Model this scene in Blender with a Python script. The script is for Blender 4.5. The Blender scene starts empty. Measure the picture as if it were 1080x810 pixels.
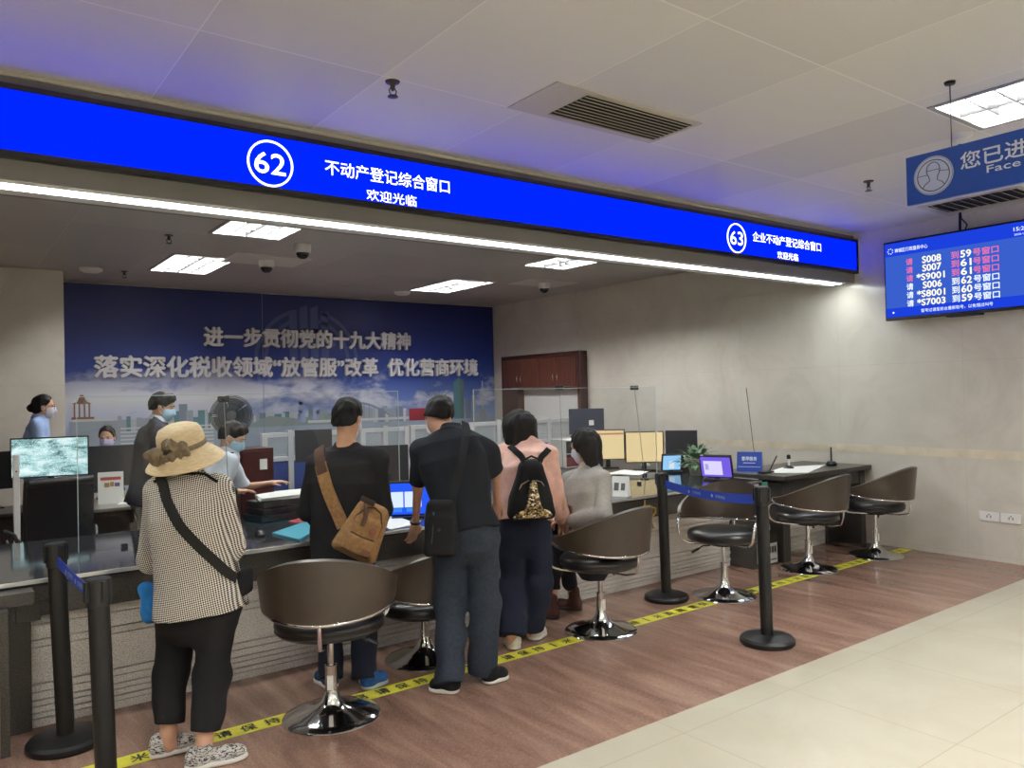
import bpy, math, random
import numpy as np
from mathutils import Vector, Matrix

# ------------------------------------------------------------------ camera
FPX = 823.0
YAW, PITCH, ROLL = math.radians(53.4), math.radians(0.75), math.radians(-1.3)
CAM = np.array([0.0, 0.0, 1.70])
FW = np.array([math.cos(YAW)*math.cos(PITCH), math.sin(YAW)*math.cos(PITCH), math.sin(PITCH)])
_rt = np.array([math.sin(YAW), -math.cos(YAW), 0.0]); _up = np.cross(_rt, FW)
RT = math.cos(ROLL)*_rt + math.sin(ROLL)*_up
UP = -math.sin(ROLL)*_rt + math.cos(ROLL)*_up
SC = bpy.context.scene
COL = SC.collection
cd = bpy.data.cameras.new('camera'); cam = bpy.data.objects.new('camera', cd); COL.objects.link(cam)
cd.sensor_fit = 'HORIZONTAL'; cd.sensor_width = 36.0; cd.lens = 36.0*FPX/1080.0
cd.clip_start = 0.05; cd.clip_end = 200
cam.matrix_world = Matrix(((RT[0], UP[0], -FW[0], CAM[0]), (RT[1], UP[1], -FW[1], CAM[1]), (RT[2], UP[2], -FW[2], CAM[2]), (0, 0, 0, 1)))
SC.camera = cam

# ------------------------------------------------------------------ light level
TROFFER_POWER = 170.0        # hall and office louvre lamps
STRIP_POWER = 14.0          # light strip under the bulkhead
LED_POWER = 1.15            # blue LED display
WORLD_POWER = 0.4         # even ambient fill added around the room
SC.view_settings.view_transform = 'Standard'
SC.view_settings.look = 'None'
SC.view_settings.gamma = 1.0
SC.view_settings.exposure = 0.83
try: SC.view_settings.use_curve_mapping = False
except Exception: pass
W = bpy.data.worlds.new('world'); SC.world = W; W.use_nodes = True
W.node_tree.nodes['Background'].inputs[0].default_value = (0.92, 0.96, 1.0, 1)
W.node_tree.nodes['Background'].inputs[1].default_value = WORLD_POWER
SC.cycles.max_bounces = 8
SC.cycles.diffuse_bounces = 4
SC.cycles.transparent_max_bounces = 12
SC.cycles.caustics_reflective = False
SC.cycles.caustics_refractive = False
SC.cycles.sample_clamp_indirect = 6.0

# ------------------------------------------------------------------ point helpers
def ray(u, v):
    return FW + RT*(u-540)/FPX + UP*(405-v)/FPX
def onX(u, v, x):
    d = ray(u, v); return CAM + d*((x-CAM[0])/d[0])
def onY(u, v, y):
    d = ray(u, v); return CAM + d*((y-CAM[1])/d[1])
def onZ(u, v, z=0.0):
    d = ray(u, v); return CAM + d*((z-CAM[2])/d[2])
_fh = np.array([math.cos(YAW), math.sin(YAW), 0.0])
def J(u, v, dep):
    d = ray(u, v); return CAM + d*(dep/(d@_fh))
def dep_of(p):
    return float((np.asarray(p, float)-CAM)@_fh)
def nrm(a):
    a = np.asarray(a, float); return a/max(np.linalg.norm(a), 1e-9)
R90 = math.pi/2
rnd = random.Random(7)

# ------------------------------------------------------------------ materials
def lin(c):
    return tuple((x/255/12.92 if x/255 <= 0.04045 else ((x/255+0.055)/1.055)**2.4) for x in c)
def rgba(c): return lin(c)+(1.0,)
class NT:
    def __init__(s, name):
        s.m = bpy.data.materials.new(name); s.m.use_nodes = True; s.t = s.m.node_tree; s.n = s.t.nodes
        s.b = s.n['Principled BSDF']; s.out = s.n['Material Output']
    def add(s, typ, **kw):
        nd = s.n.new(typ)
        for k, v in kw.items():
            if k.startswith('i_'):
                key = k[2:]; key = int(key) if key.isdigit() else key.replace('_', ' ')
                nd.inputs[key].default_value = v
            else: setattr(nd, k, v)
        return nd
    def link(s, a, b): s.t.links.new(a, b)
    def coord(s, scale=(1, 1, 1), rot=(0, 0, 0), kind='Object'):
        tc = s.add('ShaderNodeTexCoord'); mp = s.add('ShaderNodeMapping')
        mp.inputs['Scale'].default_value = scale; mp.inputs['Rotation'].default_value = rot
        s.link(tc.outputs[kind], mp.inputs[0]); return mp.outputs[0]
    def ramp(s, fac, stops, interp='LINEAR'):
        r = s.add('ShaderNodeValToRGB'); r.color_ramp.interpolation = interp
        e = r.color_ramp.elements
        while len(e) > 1: e.remove(e[-1])
        e[0].position = stops[0][0]; e[0].color = rgba(stops[0][1])
        for p, c in stops[1:]:
            k = e.new(p); k.color = rgba(c)
        s.link(fac, r.inputs[0]); return r.outputs[0]
    def noise(s, vec, scale=5, detail=4, rough=0.55, dist=0.0):
        nz = s.add('ShaderNodeTexNoise'); nz.inputs['Scale'].default_value = scale
        nz.inputs['Detail'].default_value = detail; nz.inputs['Roughness'].default_value = rough; nz.inputs['Distortion'].default_value = dist
        if vec is not None: s.link(vec, nz.inputs['Vector'])
        return nz.outputs['Fac']
    def mix(s, fac, a, b, typ='MIX'):
        mx = s.add('ShaderNodeMix'); mx.data_type = 'RGBA'; mx.blend_type = typ
        if isinstance(fac, (int, float)): mx.inputs[0].default_value = fac
        else: s.link(fac, mx.inputs[0])
        for sock, val in ((6, a), (7, b)):
            if isinstance(val, tuple): mx.inputs[sock].default_value = rgba(val)
            else: s.link(val, mx.inputs[sock])
        return mx.outputs[2]
    def math(s, op, a, b=0.0):
        n = s.add('ShaderNodeMath'); n.operation = op
        for i, val in ((0, a), (1, b)):
            if isinstance(val, (int, float)): n.inputs[i].default_value = val
            else: s.link(val, n.inputs[i])
        return n.outputs[0]
    def bump(s, h, strength=0.2, dist=0.01):
        b = s.add('ShaderNodeBump'); b.inputs['Strength'].default_value = strength; b.inputs['Distance'].default_value = dist
        s.link(h, b.inputs['Height']); s.link(b.outputs[0], s.b.inputs['Normal'])
    def color(s, c): s.link(c, s.b.inputs['Base Color'])
MATS = {}
def M(name, c=(128, 128, 128), rough=0.5, metal=0.0, var=0.0, vscale=30.0, bump=0.0, spec=0.5, coat=0.0, emit=None, estr=1.0):
    if name in MATS: return MATS[name]
    t = NT(name); b = t.b
    b.inputs['Base Color'].default_value = rgba(c); b.inputs['Roughness'].default_value = rough; b.inputs['Metallic'].default_value = metal
    b.inputs['Specular IOR Level'].default_value = spec
    if coat: b.inputs['Coat Weight'].default_value = coat; b.inputs['Coat Roughness'].default_value = 0.08
    if var or bump:
        nz = t.noise(t.coord(), vscale, 5, 0.6)
        if var:
            lo = tuple(max(0, x*(1-var)) for x in c); hi = tuple(min(255, x*(1+var)) for x in c)
            t.color(t.ramp(nz, [(0.3, lo), (0.7, hi)]))
        if bump: t.bump(nz, bump, 0.004)
    if emit is not None:
        b.inputs['Emission Color'].default_value = rgba(emit) if max(emit) > 1 else tuple(emit)+(1,)
        b.inputs['Emission Strength'].default_value = estr
    MATS[name] = t.m
    return t.m

# ------------------------------------------------------------------ mesh builder
class MB:
    def __init__(s): s.v = []; s.f = []; s.mi = []; s.cur = 0
    def _add(s, vs, fs):
        o = len(s.v); s.v += [tuple(map(float, p)) for p in vs]
        for f in fs: s.f.append(tuple(i+o for i in f)); s.mi.append(s.cur)
    def box(s, c, d, R=None):
        c = np.asarray(c, float); h = np.asarray(d, float)/2
        vs = []
        for z in (-1, 1):
            for y in (-1, 1):
                for x in (-1, 1):
                    p = np.array([x, y, z])*h
                    vs.append(c+(R@p if R is not None else p))
        s._add(vs, [(0, 2, 3, 1), (4, 5, 7, 6), (0, 1, 5, 4), (2, 6, 7, 3), (0, 4, 6, 2), (1, 3, 7, 5)]); return s
    def bb(s, x0, x1, y0, y1, z0, z1):
        return s.box(((x0+x1)/2, (y0+y1)/2, (z0+z1)/2), (abs(x1-x0), abs(y1-y0), abs(z1-z0)))
    def frame(s, a):
        a = nrm(a); t = np.array([0, 0, 1.0]) if abs(a[2]) < 0.9 else np.array([1.0, 0, 0])
        x = nrm(np.cross(t, a)); return x, np.cross(a, x)
    def cyl(s, p0, p1, r0, r1=None, n=20, caps=True):
        r1 = r0 if r1 is None else r1
        p0 = np.asarray(p0, float); p1 = np.asarray(p1, float); x, y = s.frame(p1-p0)
        vs = []
        for p, r in ((p0, r0), (p1, r1)):
            for i in range(n):
                a = 2*math.pi*i/n; vs.append(p+r*(math.cos(a)*x+math.sin(a)*y))
        fs = [(i, (i+1) % n, n+(i+1) % n, n+i) for i in range(n)]
        if caps: fs += [tuple(range(n-1, -1, -1)), tuple(range(n, 2*n))]
        s._add(vs, fs); return s
    def tube(s, path, r, n=10, closed=False, flat=1.0):
        P = [np.asarray(p, float) for p in path]; m = len(P); vs = []; x = None
        rr = r if isinstance(r, (list, tuple)) else [r]*m
        for i in range(m):
            a = P[(i+1) % m]-P[i-1] if (closed or 0 < i < m-1) else (P[1]-P[0] if i == 0 else P[-1]-P[-2])
            a = nrm(a)
            if x is None: x, y = s.frame(a)
            else:
                x = nrm(x-a*(x@a)); y = np.cross(a, x)
            for k in range(n):
                t = 2*math.pi*k/n; vs.append(P[i]+rr[i]*(math.cos(t)*x+math.sin(t)*y*flat))
        fs = []
        for i in range(m if closed else m-1):
            j = (i+1) % m
            for k in range(n):
                fs.append((i*n+k, i*n+(k+1) % n, j*n+(k+1) % n, j*n+k))
        if not closed: fs += [tuple(range(n-1, -1, -1)), tuple(range((m-1)*n, m*n))]
        s._add(vs, fs); return s
    def lathe(s, prof, c=(0, 0, 0), n=40, axis=None, sx=1.0, sy=1.0):
        c = np.asarray(c, float); vs = []; m = len(prof)
        if axis is None: X, Y, Z = np.eye(3)
        else:
            Z = nrm(axis); X, Y = s.frame(Z)
        for r, z in prof:
            for i in range(n):
                a = 2*math.pi*i/n; vs.append(c+X*r*sx*math.cos(a)+Y*r*sy*math.sin(a)+Z*z)
        fs = []
        for j in range(m-1):
            for i in range(n):
                fs.append((j*n+i, j*n+(i+1) % n, (j+1)*n+(i+1) % n, (j+1)*n+i))
        if prof[0][0] > 1e-6: fs.append(tuple(range(n-1, -1, -1)))
        if prof[-1][0] > 1e-6: fs.append(tuple(range((m-1)*n, m*n)))
        s._add(vs, fs); return s
    def quad(s, *p): s._add(p, [tuple(range(len(p)))]); return s
    def prism(s, poly, o, ux, uy, depth):
        o, ux, uy = (np.asarray(q, float) for q in (o, ux, uy)); nz = nrm(np.cross(ux, uy))
        n = len(poly)
        a = [o+ux*x+uy*y for x, y in poly]; b = [p+nz*depth for p in a]
        fs = [tuple(range(n-1, -1, -1)), tuple(range(n, 2*n))]+[(i, (i+1) % n, n+(i+1) % n, n+i) for i in range(n)]
        s._add(a+b, fs); return s
    def grid(s, fn, nu, nv, closeu=False):
        vs = [fn(i/(nu if closeu else nu-1), j/(nv-1)) for j in range(nv) for i in range(nu)]
        fs = []
        for j in range(nv-1):
            for i in range(nu if closeu else nu-1):
                k = (i+1) % nu; fs.append((j*nu+i, j*nu+k, (j+1)*nu+k, (j+1)*nu+i))
        s._add(vs, fs); return s
    def slab(s, fn, nu, nv, th):
        """a sheet fn(u,v)->(point, normal) given a thickness th, closed at its borders"""
        A = [[fn(i/(nu-1), j/(nv-1)) for i in range(nu)] for j in range(nv)]
        vs = [np.asarray(p)+np.asarray(n)*th/2 for row in A for p, n in row]+[np.asarray(p)-np.asarray(n)*th/2 for row in A for p, n in row]
        N = nu*nv; fs = []
        for j in range(nv-1):
            for i in range(nu-1):
                a, b, c, d = j*nu+i, j*nu+i+1, (j+1)*nu+i+1, (j+1)*nu+i
                fs += [(a, b, c, d), (N+d, N+c, N+b, N+a)]
        ring = [i for i in range(nu)]+[j*nu+nu-1 for j in range(1, nv)]+[(nv-1)*nu+i for i in range(nu-2, -1, -1)]+[j*nu for j in range(nv-2, 0, -1)]
        for k in range(len(ring)):
            a, b = ring[k], ring[(k+1) % len(ring)]; fs.append((b, a, N+a, N+b))
        s._add(vs, fs); return s
    def build(s, name, mats, parent=None, o=None, bevel=0.0, smooth=True, angle=40, seg=2):
        me = bpy.data.meshes.new(name)
        off = np.zeros(3) if o is None else np.asarray(o, float)
        me.from_pydata([tuple(np.asarray(p)-off) for p in s.v], [], s.f)
        mats = mats if isinstance(mats, (list, tuple)) else [mats]
        for m in mats: me.materials.append(m)
        if len(mats) > 1: me.polygons.foreach_set('material_index', s.mi)
        me.update(); fix_normals(me)
        if smooth:
            me.polygons.foreach_set('use_smooth', [True]*len(me.polygons)); me.set_sharp_from_angle(angle=math.radians(angle))
        ob = bpy.data.objects.new(name, me); COL.objects.link(ob)
        if parent is not None: ob.parent = parent
        elif o is not None: ob.location = off
        if bevel:
            bv = ob.modifiers.new('edge', 'BEVEL'); bv.width = bevel; bv.segments = seg; bv.limit_method = 'ANGLE'; bv.angle_limit = math.radians(45)
        return ob
import bmesh
def fix_normals(me):
    bm = bmesh.new(); bm.from_mesh(me); bmesh.ops.recalc_face_normals(bm, faces=bm.faces); bm.to_mesh(me); bm.free()
def tag(o, label=None, cat=None, group=None, kind=None):
    if label: o['label'] = label
    if cat: o['category'] = cat
    if group: o['group'] = group
    if kind: o['kind'] = kind
    return o
def empty(name, loc, label, cat, rz=0.0, group=None):
    e = bpy.data.objects.new(name, None); COL.objects.link(e); e.location = tuple(loc); e.rotation_euler = (0, 0, rz); e.empty_display_size = 0.1
    return tag(e, label, cat, group)
def dup(root, loc, rz=0.0, label=None, group=None):
    r = root.copy(); COL.objects.link(r); r.location = tuple(loc); r.rotation_euler = (0, 0, rz)
    if label: r['label'] = label
    if group: r['group'] = group
    for ch in list(root.children):
        c = ch.copy(); COL.objects.link(c); c.parent = r
        for g in list(ch.children):
            d = g.copy(); COL.objects.link(d); d.parent = c
    return r
def struct(mb, name, mat, **kw):
    return tag(mb.build(name, mat, **kw), kind='structure')

# ------------------------------------------------------------------ lettering
_fc = bpy.data.curves.new('lettering_source', 'FONT'); _fo = bpy.data.objects.new('lettering_source', _fc); COL.objects.link(_fo)
def text_into(mb, body, o, ux, uy, w, h, bold=0.0, depth=0.0, lift=0.0):
    """fit the words into a w x h rectangle centred at o on the plane ux,uy"""
    _fc.body = body; _fc.offset = 0.0; _fc.extrude = 0.5*depth/max(h, 1e-6) if depth else 0.0; _fc.resolution_u = 3
    _fc.space_character = 1.0
    bpy.context.view_layer.update()
    me = bpy.data.meshes.new_from_object(_fo.evaluated_get(bpy.context.evaluated_depsgraph_get()))
    n = len(me.vertices)
    if n == 0: return
    co = np.empty(n*3); me.vertices.foreach_get('co', co); co = co.reshape(-1, 3)
    lo = co.min(0); hi = co.max(0); ctr = (lo+hi)/2; ext = np.maximum(hi-lo, 1e-6)
    ux = nrm(ux); uy = nrm(uy); nz = np.cross(ux, uy); o = np.asarray(o, float)
    sx = w/ext[0]; sy = h/ext[1]
    if h == 0: sy = sx
    if w == 0: sx = sy
    q = co-ctr
    if depth: zz = (q[:, 2]/max(ext[2], 1e-6)+0.5)*depth
    else: zz = q[:, 2]*0
    P = o+np.outer(q[:, 0]*sx, ux)+np.outer(q[:, 1]*sy, uy)+np.outer(zz+lift, nz)
    fs = [tuple(p.vertices) for p in me.polygons]
    k = bold*sy*0.9                                   # thicker strokes: the same glyph set again a hair to each side
    shifts = [(0, 0)] if not bold else [(-k, 0), (k, 0), (0, k), (0, -k)]
    for i, (dx, dy) in enumerate(shifts):
        mb._add(list(P+ux*dx+uy*dy+nz*(i*0.00012)), fs)
    bpy.data.meshes.remove(me)

# ------------------------------------------------------------------ setting materials
WX = 8.13; YB = 11.47; ZH = 3.37; ZO = 3.29; YE = 2.822
def lines_mask(t, vec, axis, spacing, off, width):
    sp = t.add('ShaderNodeSeparateXYZ'); t.link(vec, sp.inputs[0])
    a = t.math('ADD', sp.outputs[axis], -off+1000*spacing); a = t.math('DIVIDE', a, spacing); a = t.math('FRACT', a)
    a = t.math('SUBTRACT', a, 0.5); a = t.math('ABSOLUTE', a)
    return t.math('GREATER_THAN', a, 0.5-width/spacing/2)
def cell_tone(t, vec, sx, ox, sy, oy):
    sp = t.add('ShaderNodeSeparateXYZ'); t.link(vec, sp.inputs[0])
    fx = t.math('FLOOR', t.math('DIVIDE', t.math('ADD', sp.outputs[0], 1000*sx-ox), sx))
    fy = t.math('FLOOR', t.math('DIVIDE', t.math('ADD', sp.outputs[1], 1000*sy-oy), sy))
    cb = t.add('ShaderNodeCombineXYZ'); t.link(fx, cb.inputs[0]); t.link(fy, cb.inputs[1])
    wn = t.add('ShaderNodeTexWhiteNoise'); t.link(cb.outputs[0], wn.inputs[0]); return wn.outputs[0]
def m_tiles():
    t = NT('beige_polished_tile'); v = t.coord()
    base = t.ramp(t.noise(t.coord((1, 1, 1)), 2.2, 6, 0.6, 0.6), [(0.3, (180, 174, 154)), (0.7, (188, 183, 166))])
    tone = cell_tone(t, v, 0.893, 2.975, 0.893, 2.64)
    base = t.mix(t.math('MULTIPLY', tone, 0.25), base, (190, 183, 157))
    l = t.math('MAXIMUM', lines_mask(t, v, 0, 0.893, 2.975, 0.005), lines_mask(t, v, 1, 0.893, 2.64, 0.005))
    t.color(t.mix(l, base, (170, 162, 140))); t.b.inputs['Roughness'].default_value = 0.16; return t.m
def m_granite_floor():
    t = NT('brown_streaked_granite'); v = t.coord((5.0, 0.7, 1), (0, 0, math.radians(7)))
    st = t.noise(v, 1.6, 5, 0.6, 0.8); fine = t.noise(t.coord((70, 22, 20)), 2.0, 4, 0.7)
    a = t.ramp(st, [(0.3, (104, 80, 69)), (0.5, (144, 113, 98)), (0.72, (178, 146, 128))])
    b = t.ramp(fine, [(0.3, (92, 68, 58)), (0.55, (146, 115, 100)), (0.75, (200, 168, 150))])
    t.color(t.mix(0.42, a, b)); t.b.inputs['Roughness'].default_value = 0.13; t.b.inputs['Specular IOR Level'].default_value = 0.45; return t.m
def m_marble():
    t = NT('beige_grey_marble'); v = t.coord()
    c = t.ramp(t.noise(v, 1.3, 7, 0.65, 1.2), [(0.25, (194, 189, 178)), (0.5, (208, 203, 192)), (0.8, (217, 213, 204))])
    fl = t.noise(v, 9, 3, 0.5)
    c = t.mix(t.math('MULTIPLY', t.math('GREATER_THAN', fl, 0.74), 0.3), c, (222, 217, 205))
    l = t.math('MAXIMUM', lines_mask(t, v, 1, 1.31, 2.2, 0.004), lines_mask(t, v, 2, 0.94, 0.99, 0.004))
    c = t.mix(t.math('MULTIPLY', l, 0.25), c, (150, 142, 125))
    t.color(c); t.b.inputs['Roughness'].default_value = 0.17; t.b.inputs['Specular IOR Level'].default_value = 0.4; return t.m
def m_ceiling(name, c, sx, ox, sy, oy):
    t = NT(name); v = t.coord()
    tone = cell_tone(t, v, sx, ox, sy, oy)
    base = t.mix(tone, tuple(x*0.955 for x in c), tuple(min(255, x*1.03) for x in c))
    l = t.math('MAXIMUM', lines_mask(t, v, 0, sx, ox, 0.006), lines_mask(t, v, 1, sy, oy, 0.009))
    t.color(t.mix(t.math('MULTIPLY', l, 0.7), base, tuple(min(255, x*1.15) for x in c)))
    t.b.inputs['Roughness'].default_value = 0.45; return t.m
def m_stone():
    t = NT('speckled_grey_stone'); v = t.coord()
    a = t.ramp(t.noise(v, 130, 3, 0.7), [(0.36, (112, 109, 104)), (0.48, (212, 209, 203)), (0.62, (246, 244, 240))])
    b = t.ramp(t.noise(v, 6, 4, 0.6), [(0.35, (206, 203, 197)), (0.65, (234, 232, 227))])
    t.color(t.mix(0.4, a, b)); t.b.inputs['Roughness'].default_value = 0.55; return t.m
def m_darkgranite(name='dark_polished_granite', lo=(34, 34, 37), hi=(70, 70, 75), rough=0.07):
    t = NT(name); v = t.coord()
    t.color(t.ramp(t.noise(v, 160, 3, 0.7), [(0.35, lo), (0.7, hi)])); t.b.inputs['Roughness'].default_value = rough; return t.m
def m_glass():
    t = NT('clear_glass'); tr = t.add('ShaderNodeBsdfTransparent'); tr.inputs[0].default_value = (0.955, 0.968, 0.965, 1)
    gl = t.add('ShaderNodeBsdfGlossy'); gl.inputs['Roughness'].default_value = 0.015; gl.inputs[0].default_value = (1, 1, 1, 1)
    fr = t.add('ShaderNodeFresnel'); fr.inputs[0].default_value = 1.5
    ge = t.add('ShaderNodeNewGeometry'); fac = t.math('MULTIPLY', fr.outputs[0], t.math('SUBTRACT', 1.0, ge.outputs['Backfacing'])); mx = t.add('ShaderNodeMixShader'); t.link(fac, mx.inputs[0]); t.link(tr.outputs[0], mx.inputs[1]); t.link(gl.outputs[0], mx.inputs[2])
    t.link(mx.outputs[0], t.out.inputs['Surface']); return t.m
def emis(name, c, s):
    if name in MATS: return MATS[name]
    return M(name, (1, 1, 1), 0.9, spec=0.0, emit=c, estr=s if s > 1.05 else s*.66)
MARBLE = m_marble(); STONE = m_stone(); DGRAN = m_darkgranite(); GLASS = m_glass()
DPANEL = m_darkgranite('dark_speckled_granite_panel', (40, 38, 36), (92, 89, 85), 0.3)
CREAM = M('cream_wall_paint', (212, 206, 194), 0.5, var=0.03, vscale=3)
BULK = M('grey_bulkhead_paint', (116, 114, 110), 0.5)
BLACK = M('black_plastic', (18, 18, 20), 0.4)
BLACKM = M('matt_black_metal', (22, 22, 23), 0.42, 0.2)
WHITEP = M('white_plastic', (225, 225, 222), 0.4)
ALU = M('brushed_aluminium', (200, 202, 205), 0.3, 0.9)
CHROME = M('chrome', (225, 225, 228), 0.09, 1.0)
CHARC = M('charcoal_plastic', (48, 48, 52), 0.45)
PAPER = M('white_paper', (232, 232, 228), 0.7)
DWOOD = M('dark_desk_laminate', (38, 30, 28), 0.35)

# ------------------------------------------------------------------ room shell
struct(MB().bb(-5, WX+.2, -7, YE, -.1, 0), 'floor', m_tiles())
struct(MB().bb(-5, WX+.2, YE, YB+.2, -.1, 0), 'floor', m_granite_floor())
struct(MB().bb(WX, WX+.2, -7, YB+.2, 0, ZH+.2), 'wall_right', MARBLE)
struct(MB().bb(-5, WX, YB, YB+.2, 0, ZH+.2), 'wall_back', CREAM)
struct(MB().bb(-5, 1.262, 10.6, YB-.001, 0, ZO-.001), 'wall_pillar', MARBLE)
struct(MB().bb(-5.2, -5, -7, YB+.2, 0, ZH+.2), 'wall_left', CREAM)
struct(MB().bb(-5, WX, -7.2, -7, 0, ZH+.2), 'wall_front', CREAM)
HALL_XY = [(1.6, .9), (-2.0, .9)]+[(x, y) for y in (-1.0, -3.0, -5.2) for x in (5.2, 2.8, .4, -2.0)]  # unseen hall lamps, added for brighter and more frontal light
HALL_L = [(5.185, 1.58, .69, 1.3)]+[(x, y, .69, 1.3) for x, y in HALL_XY]
OFF_L = [(2.45, 6.95, .68, 1.25), (2.43, 9.47, .68, 1.25), (6.06, 9.6, .68, 1.25), (6.19, 7.0, .68, 1.25)]
def ceiling(x0, x1, y0, y1, z, lamps, mat):
    """a ceiling of panels with openings for the recessed lamps"""
    hs = [(a-w/2, a+w/2, b-d/2, b+d/2) for a, b, w, d in lamps]
    xs = sorted({x0, x1}|{q for h in hs for q in h[:2]}); ys = sorted({y0, y1}|{q for h in hs for q in h[2:]})
    b = MB()
    for i in range(len(xs)-1):
        for j in range(len(ys)-1):
            cx, cy = (xs[i]+xs[i+1])/2, (ys[j]+ys[j+1])/2
            if any(h[0] < cx < h[1] and h[2] < cy < h[3] for h in hs): continue
            b.quad((xs[i], ys[j], z), (xs[i], ys[j+1], z), (xs[i+1], ys[j+1], z), (xs[i+1], ys[j], z))
    b.quad((x0, y0, z+.22), (x1, y0, z+.22), (x1, y1, z+.22), (x0, y1, z+.22))
    ob = b.build('ceiling', mat, smooth=False)
    return tag(ob, kind='structure')
ceiling(-5, WX, -7, 4.95, ZH, HALL_L, m_ceiling('hall_ceiling_panel', (208, 206, 202), 0.92, 0.98, 1.36, 2.26))
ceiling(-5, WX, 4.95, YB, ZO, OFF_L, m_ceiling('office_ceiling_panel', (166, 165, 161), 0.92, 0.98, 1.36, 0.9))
struct(MB().bb(-5, WX-.002, 4.6, 4.98, 2.83, ZH+.001), 'trim_1', BULK, bevel=.004)          # the bulkhead over the counter
struct(MB().bb(-5, WX-.002, 4.585, 4.6, ZH-.022, ZH-.002), 'trim_2', M('pale_edge_trim', (190, 184, 168), 0.5))
struct(MB().bb(WX-.005, WX, -7, 8.98, .975, 1.06), 'trim_3', M('pale_stone_border', (218, 208, 186), 0.2, var=.05, vscale=5))
struct(MB().bb(WX-.006, WX, 5.0, 11.4, 2.845, 2.86), 'reflection_line', M('wall_reflection_pale', (200, 194, 180), 0.4))  # reflected line on the glossy wall, built as a thin pale strip

# ------------------------------------------------------------------ LED display over the counter
led = empty('led_display', (4.0, 4.6, 2.94), 'long blue LED display on the grey bulkhead showing windows 62 and 63', 'display')
o = (4.0, 4.6, 2.94)
XR = 8.10; XL = -3.5
b = MB(); b.bb(XL, XR, 4.56, 4.585, 2.965, 3.27); b.build('screen', emis('blue_led', (0.0, 0.010, 1.0), LED_POWER), led, o)
b = MB()
b.bb(XL-.03, XR+.025, 4.55, 4.6, 3.27, 3.298); b.bb(XL-.03, XR+.025, 4.55, 4.6, 2.932, 2.965); b.bb(XR, XR+.025, 4.55, 4.6, 2.93, 3.298); b.bb(XL-.03, XL, 4.55, 4.6, 2.93, 3.298)
b.build('bezel', BLACK, led, o)
LEDW = emis('white_led', (0.92, 0.95, 1.0), 1.4)
UX = (1, 0, 0); UZ = (0, 0, 1)
def led_text(parts, circ):
    b = MB(); body, x0, x1, z, h = parts[0]
    text_into(b, body, ((x0+x1)/2, 4.558, z), UX, UZ, x1-x0, h, bold=0.012)
    ang = [2*math.pi*i/48 for i in range(48)]
    b.tube([(circ[0]+circ[2]*math.cos(a), 4.557, circ[1]+circ[2]*math.sin(a)) for a in ang], .0065, 6, True)
    b.build('window_number', LEDW, led, o, smooth=False)
    for nm, (body, x0, x1, z, h) in zip(('window_name', 'greeting'), parts[1:]):
        b = MB(); text_into(b, body, ((x0+x1)/2, 4.558, z), UX, UZ, x1-x0, h, bold=0.010); b.build(nm, LEDW, led, o, smooth=False)
led_text([('62', 1.535, 1.722, 3.106, .125), ('不动产登记综合窗口', 1.975, 2.885, 3.142, .094), ('欢迎光临', 2.255, 2.622, 3.008, .072)], (1.63, 3.106, .133))
led_text([('63', 5.94, 6.125, 3.106, .125), ('企业不动产登记综合窗口', 6.275, 7.42, 3.15, .094), ('欢迎光临', 6.66, 7.01, 3.008, .072)], (6.03, 3.106, .133))

# light strip along the underside of the bulkhead
ls = empty('light_strip', (4.0, 4.72, 2.83), 'long white light strip under the bulkhead, below the blue LED display', 'light')
o = (4.0, 4.72, 2.83)
MB().bb(XL, 7.95, 4.625, 4.75, 2.818, 2.829).build('diffuser', emis('strip_light_white', (0.93, 1.0, 0.98), STRIP_POWER), ls, o)
MB().bb(XL, 7.95, 4.75, 4.86, 2.812, 2.829).bb(XL, 7.95, 4.612, 4.625, 2.814, 2.829).build('housing', WHITEP, ls, o)

# ------------------------------------------------------------------ louvre lamps
def troffer(label, cx, cy, z, sx, sy, nx, ny, power, group=None):
    root = empty('ceiling_lamp', (cx, cy, z), label, 'lamp', group=group)
    h = .10; e = .02                                   # recessed: the box goes up into the ceiling
    b = MB()
    for (xa, xb, ya, yb) in ((-sx/2-.015, sx/2+.015, -sy/2-.015, -sy/2+e), (-sx/2-.015, sx/2+.015, sy/2-e, sy/2+.015), (-sx/2-.015, -sx/2+e, -sy/2+e, sy/2-e), (sx/2-e, sx/2+.015, -sy/2+e, sy/2-e)): b.bb(xa, xb, ya, yb, -.008, .002)
    for (xa, xb, ya, yb) in ((-sx/2, sx/2, -sy/2, -sy/2+.006), (-sx/2, sx/2, sy/2-.006, sy/2), (-sx/2, -sx/2+.006, -sy/2, sy/2), (sx/2-.006, sx/2, -sy/2, sy/2)): b.bb(xa, xb, ya, yb, 0, h)
    b.build('frame', M('lamp_frame_grey', (150, 150, 148), 0.5), root)
    b = MB()
    for i in range(1, nx):
        x = -sx/2+e+(sx-2*e)*i/nx; b.bb(x-.006, x+.006, -sy/2+e, sy/2-e, -.002, .062)
    for j in range(1, ny):
        y = -sy/2+e+(sy-2*e)*j/ny; b.bb(-sx/2+e, sx/2-e, y-.005, y+.005, 0, .06)
    b.build('louvre', M('louvre_grey', (92, 93, 94), 0.5, 0.0), root)
    MB().bb(-sx/2, sx/2, -sy/2, sy/2, h-.006, h).build('reflector', M('lamp_reflector_white', (225, 227, 225), 0.5), root)
    for k in range(3):
        x = -sx/2+e+(sx-2*e)*(k+.5)/3
        MB().cyl((x, -sy/2+e+.02, .07), (x, sy/2-e-.02, .07), .014, n=10).build('tube', emis('lamp_tube_%.2f' % power, (1.0, 0.985, 0.975), power), root)
    return root
hall = troffer('square-celled louvre lamp in the hall ceiling above the hanging blue sign', 5.185, 1.58, ZH, .69, 1.3, 4, 8, TROFFER_POWER)
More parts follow.
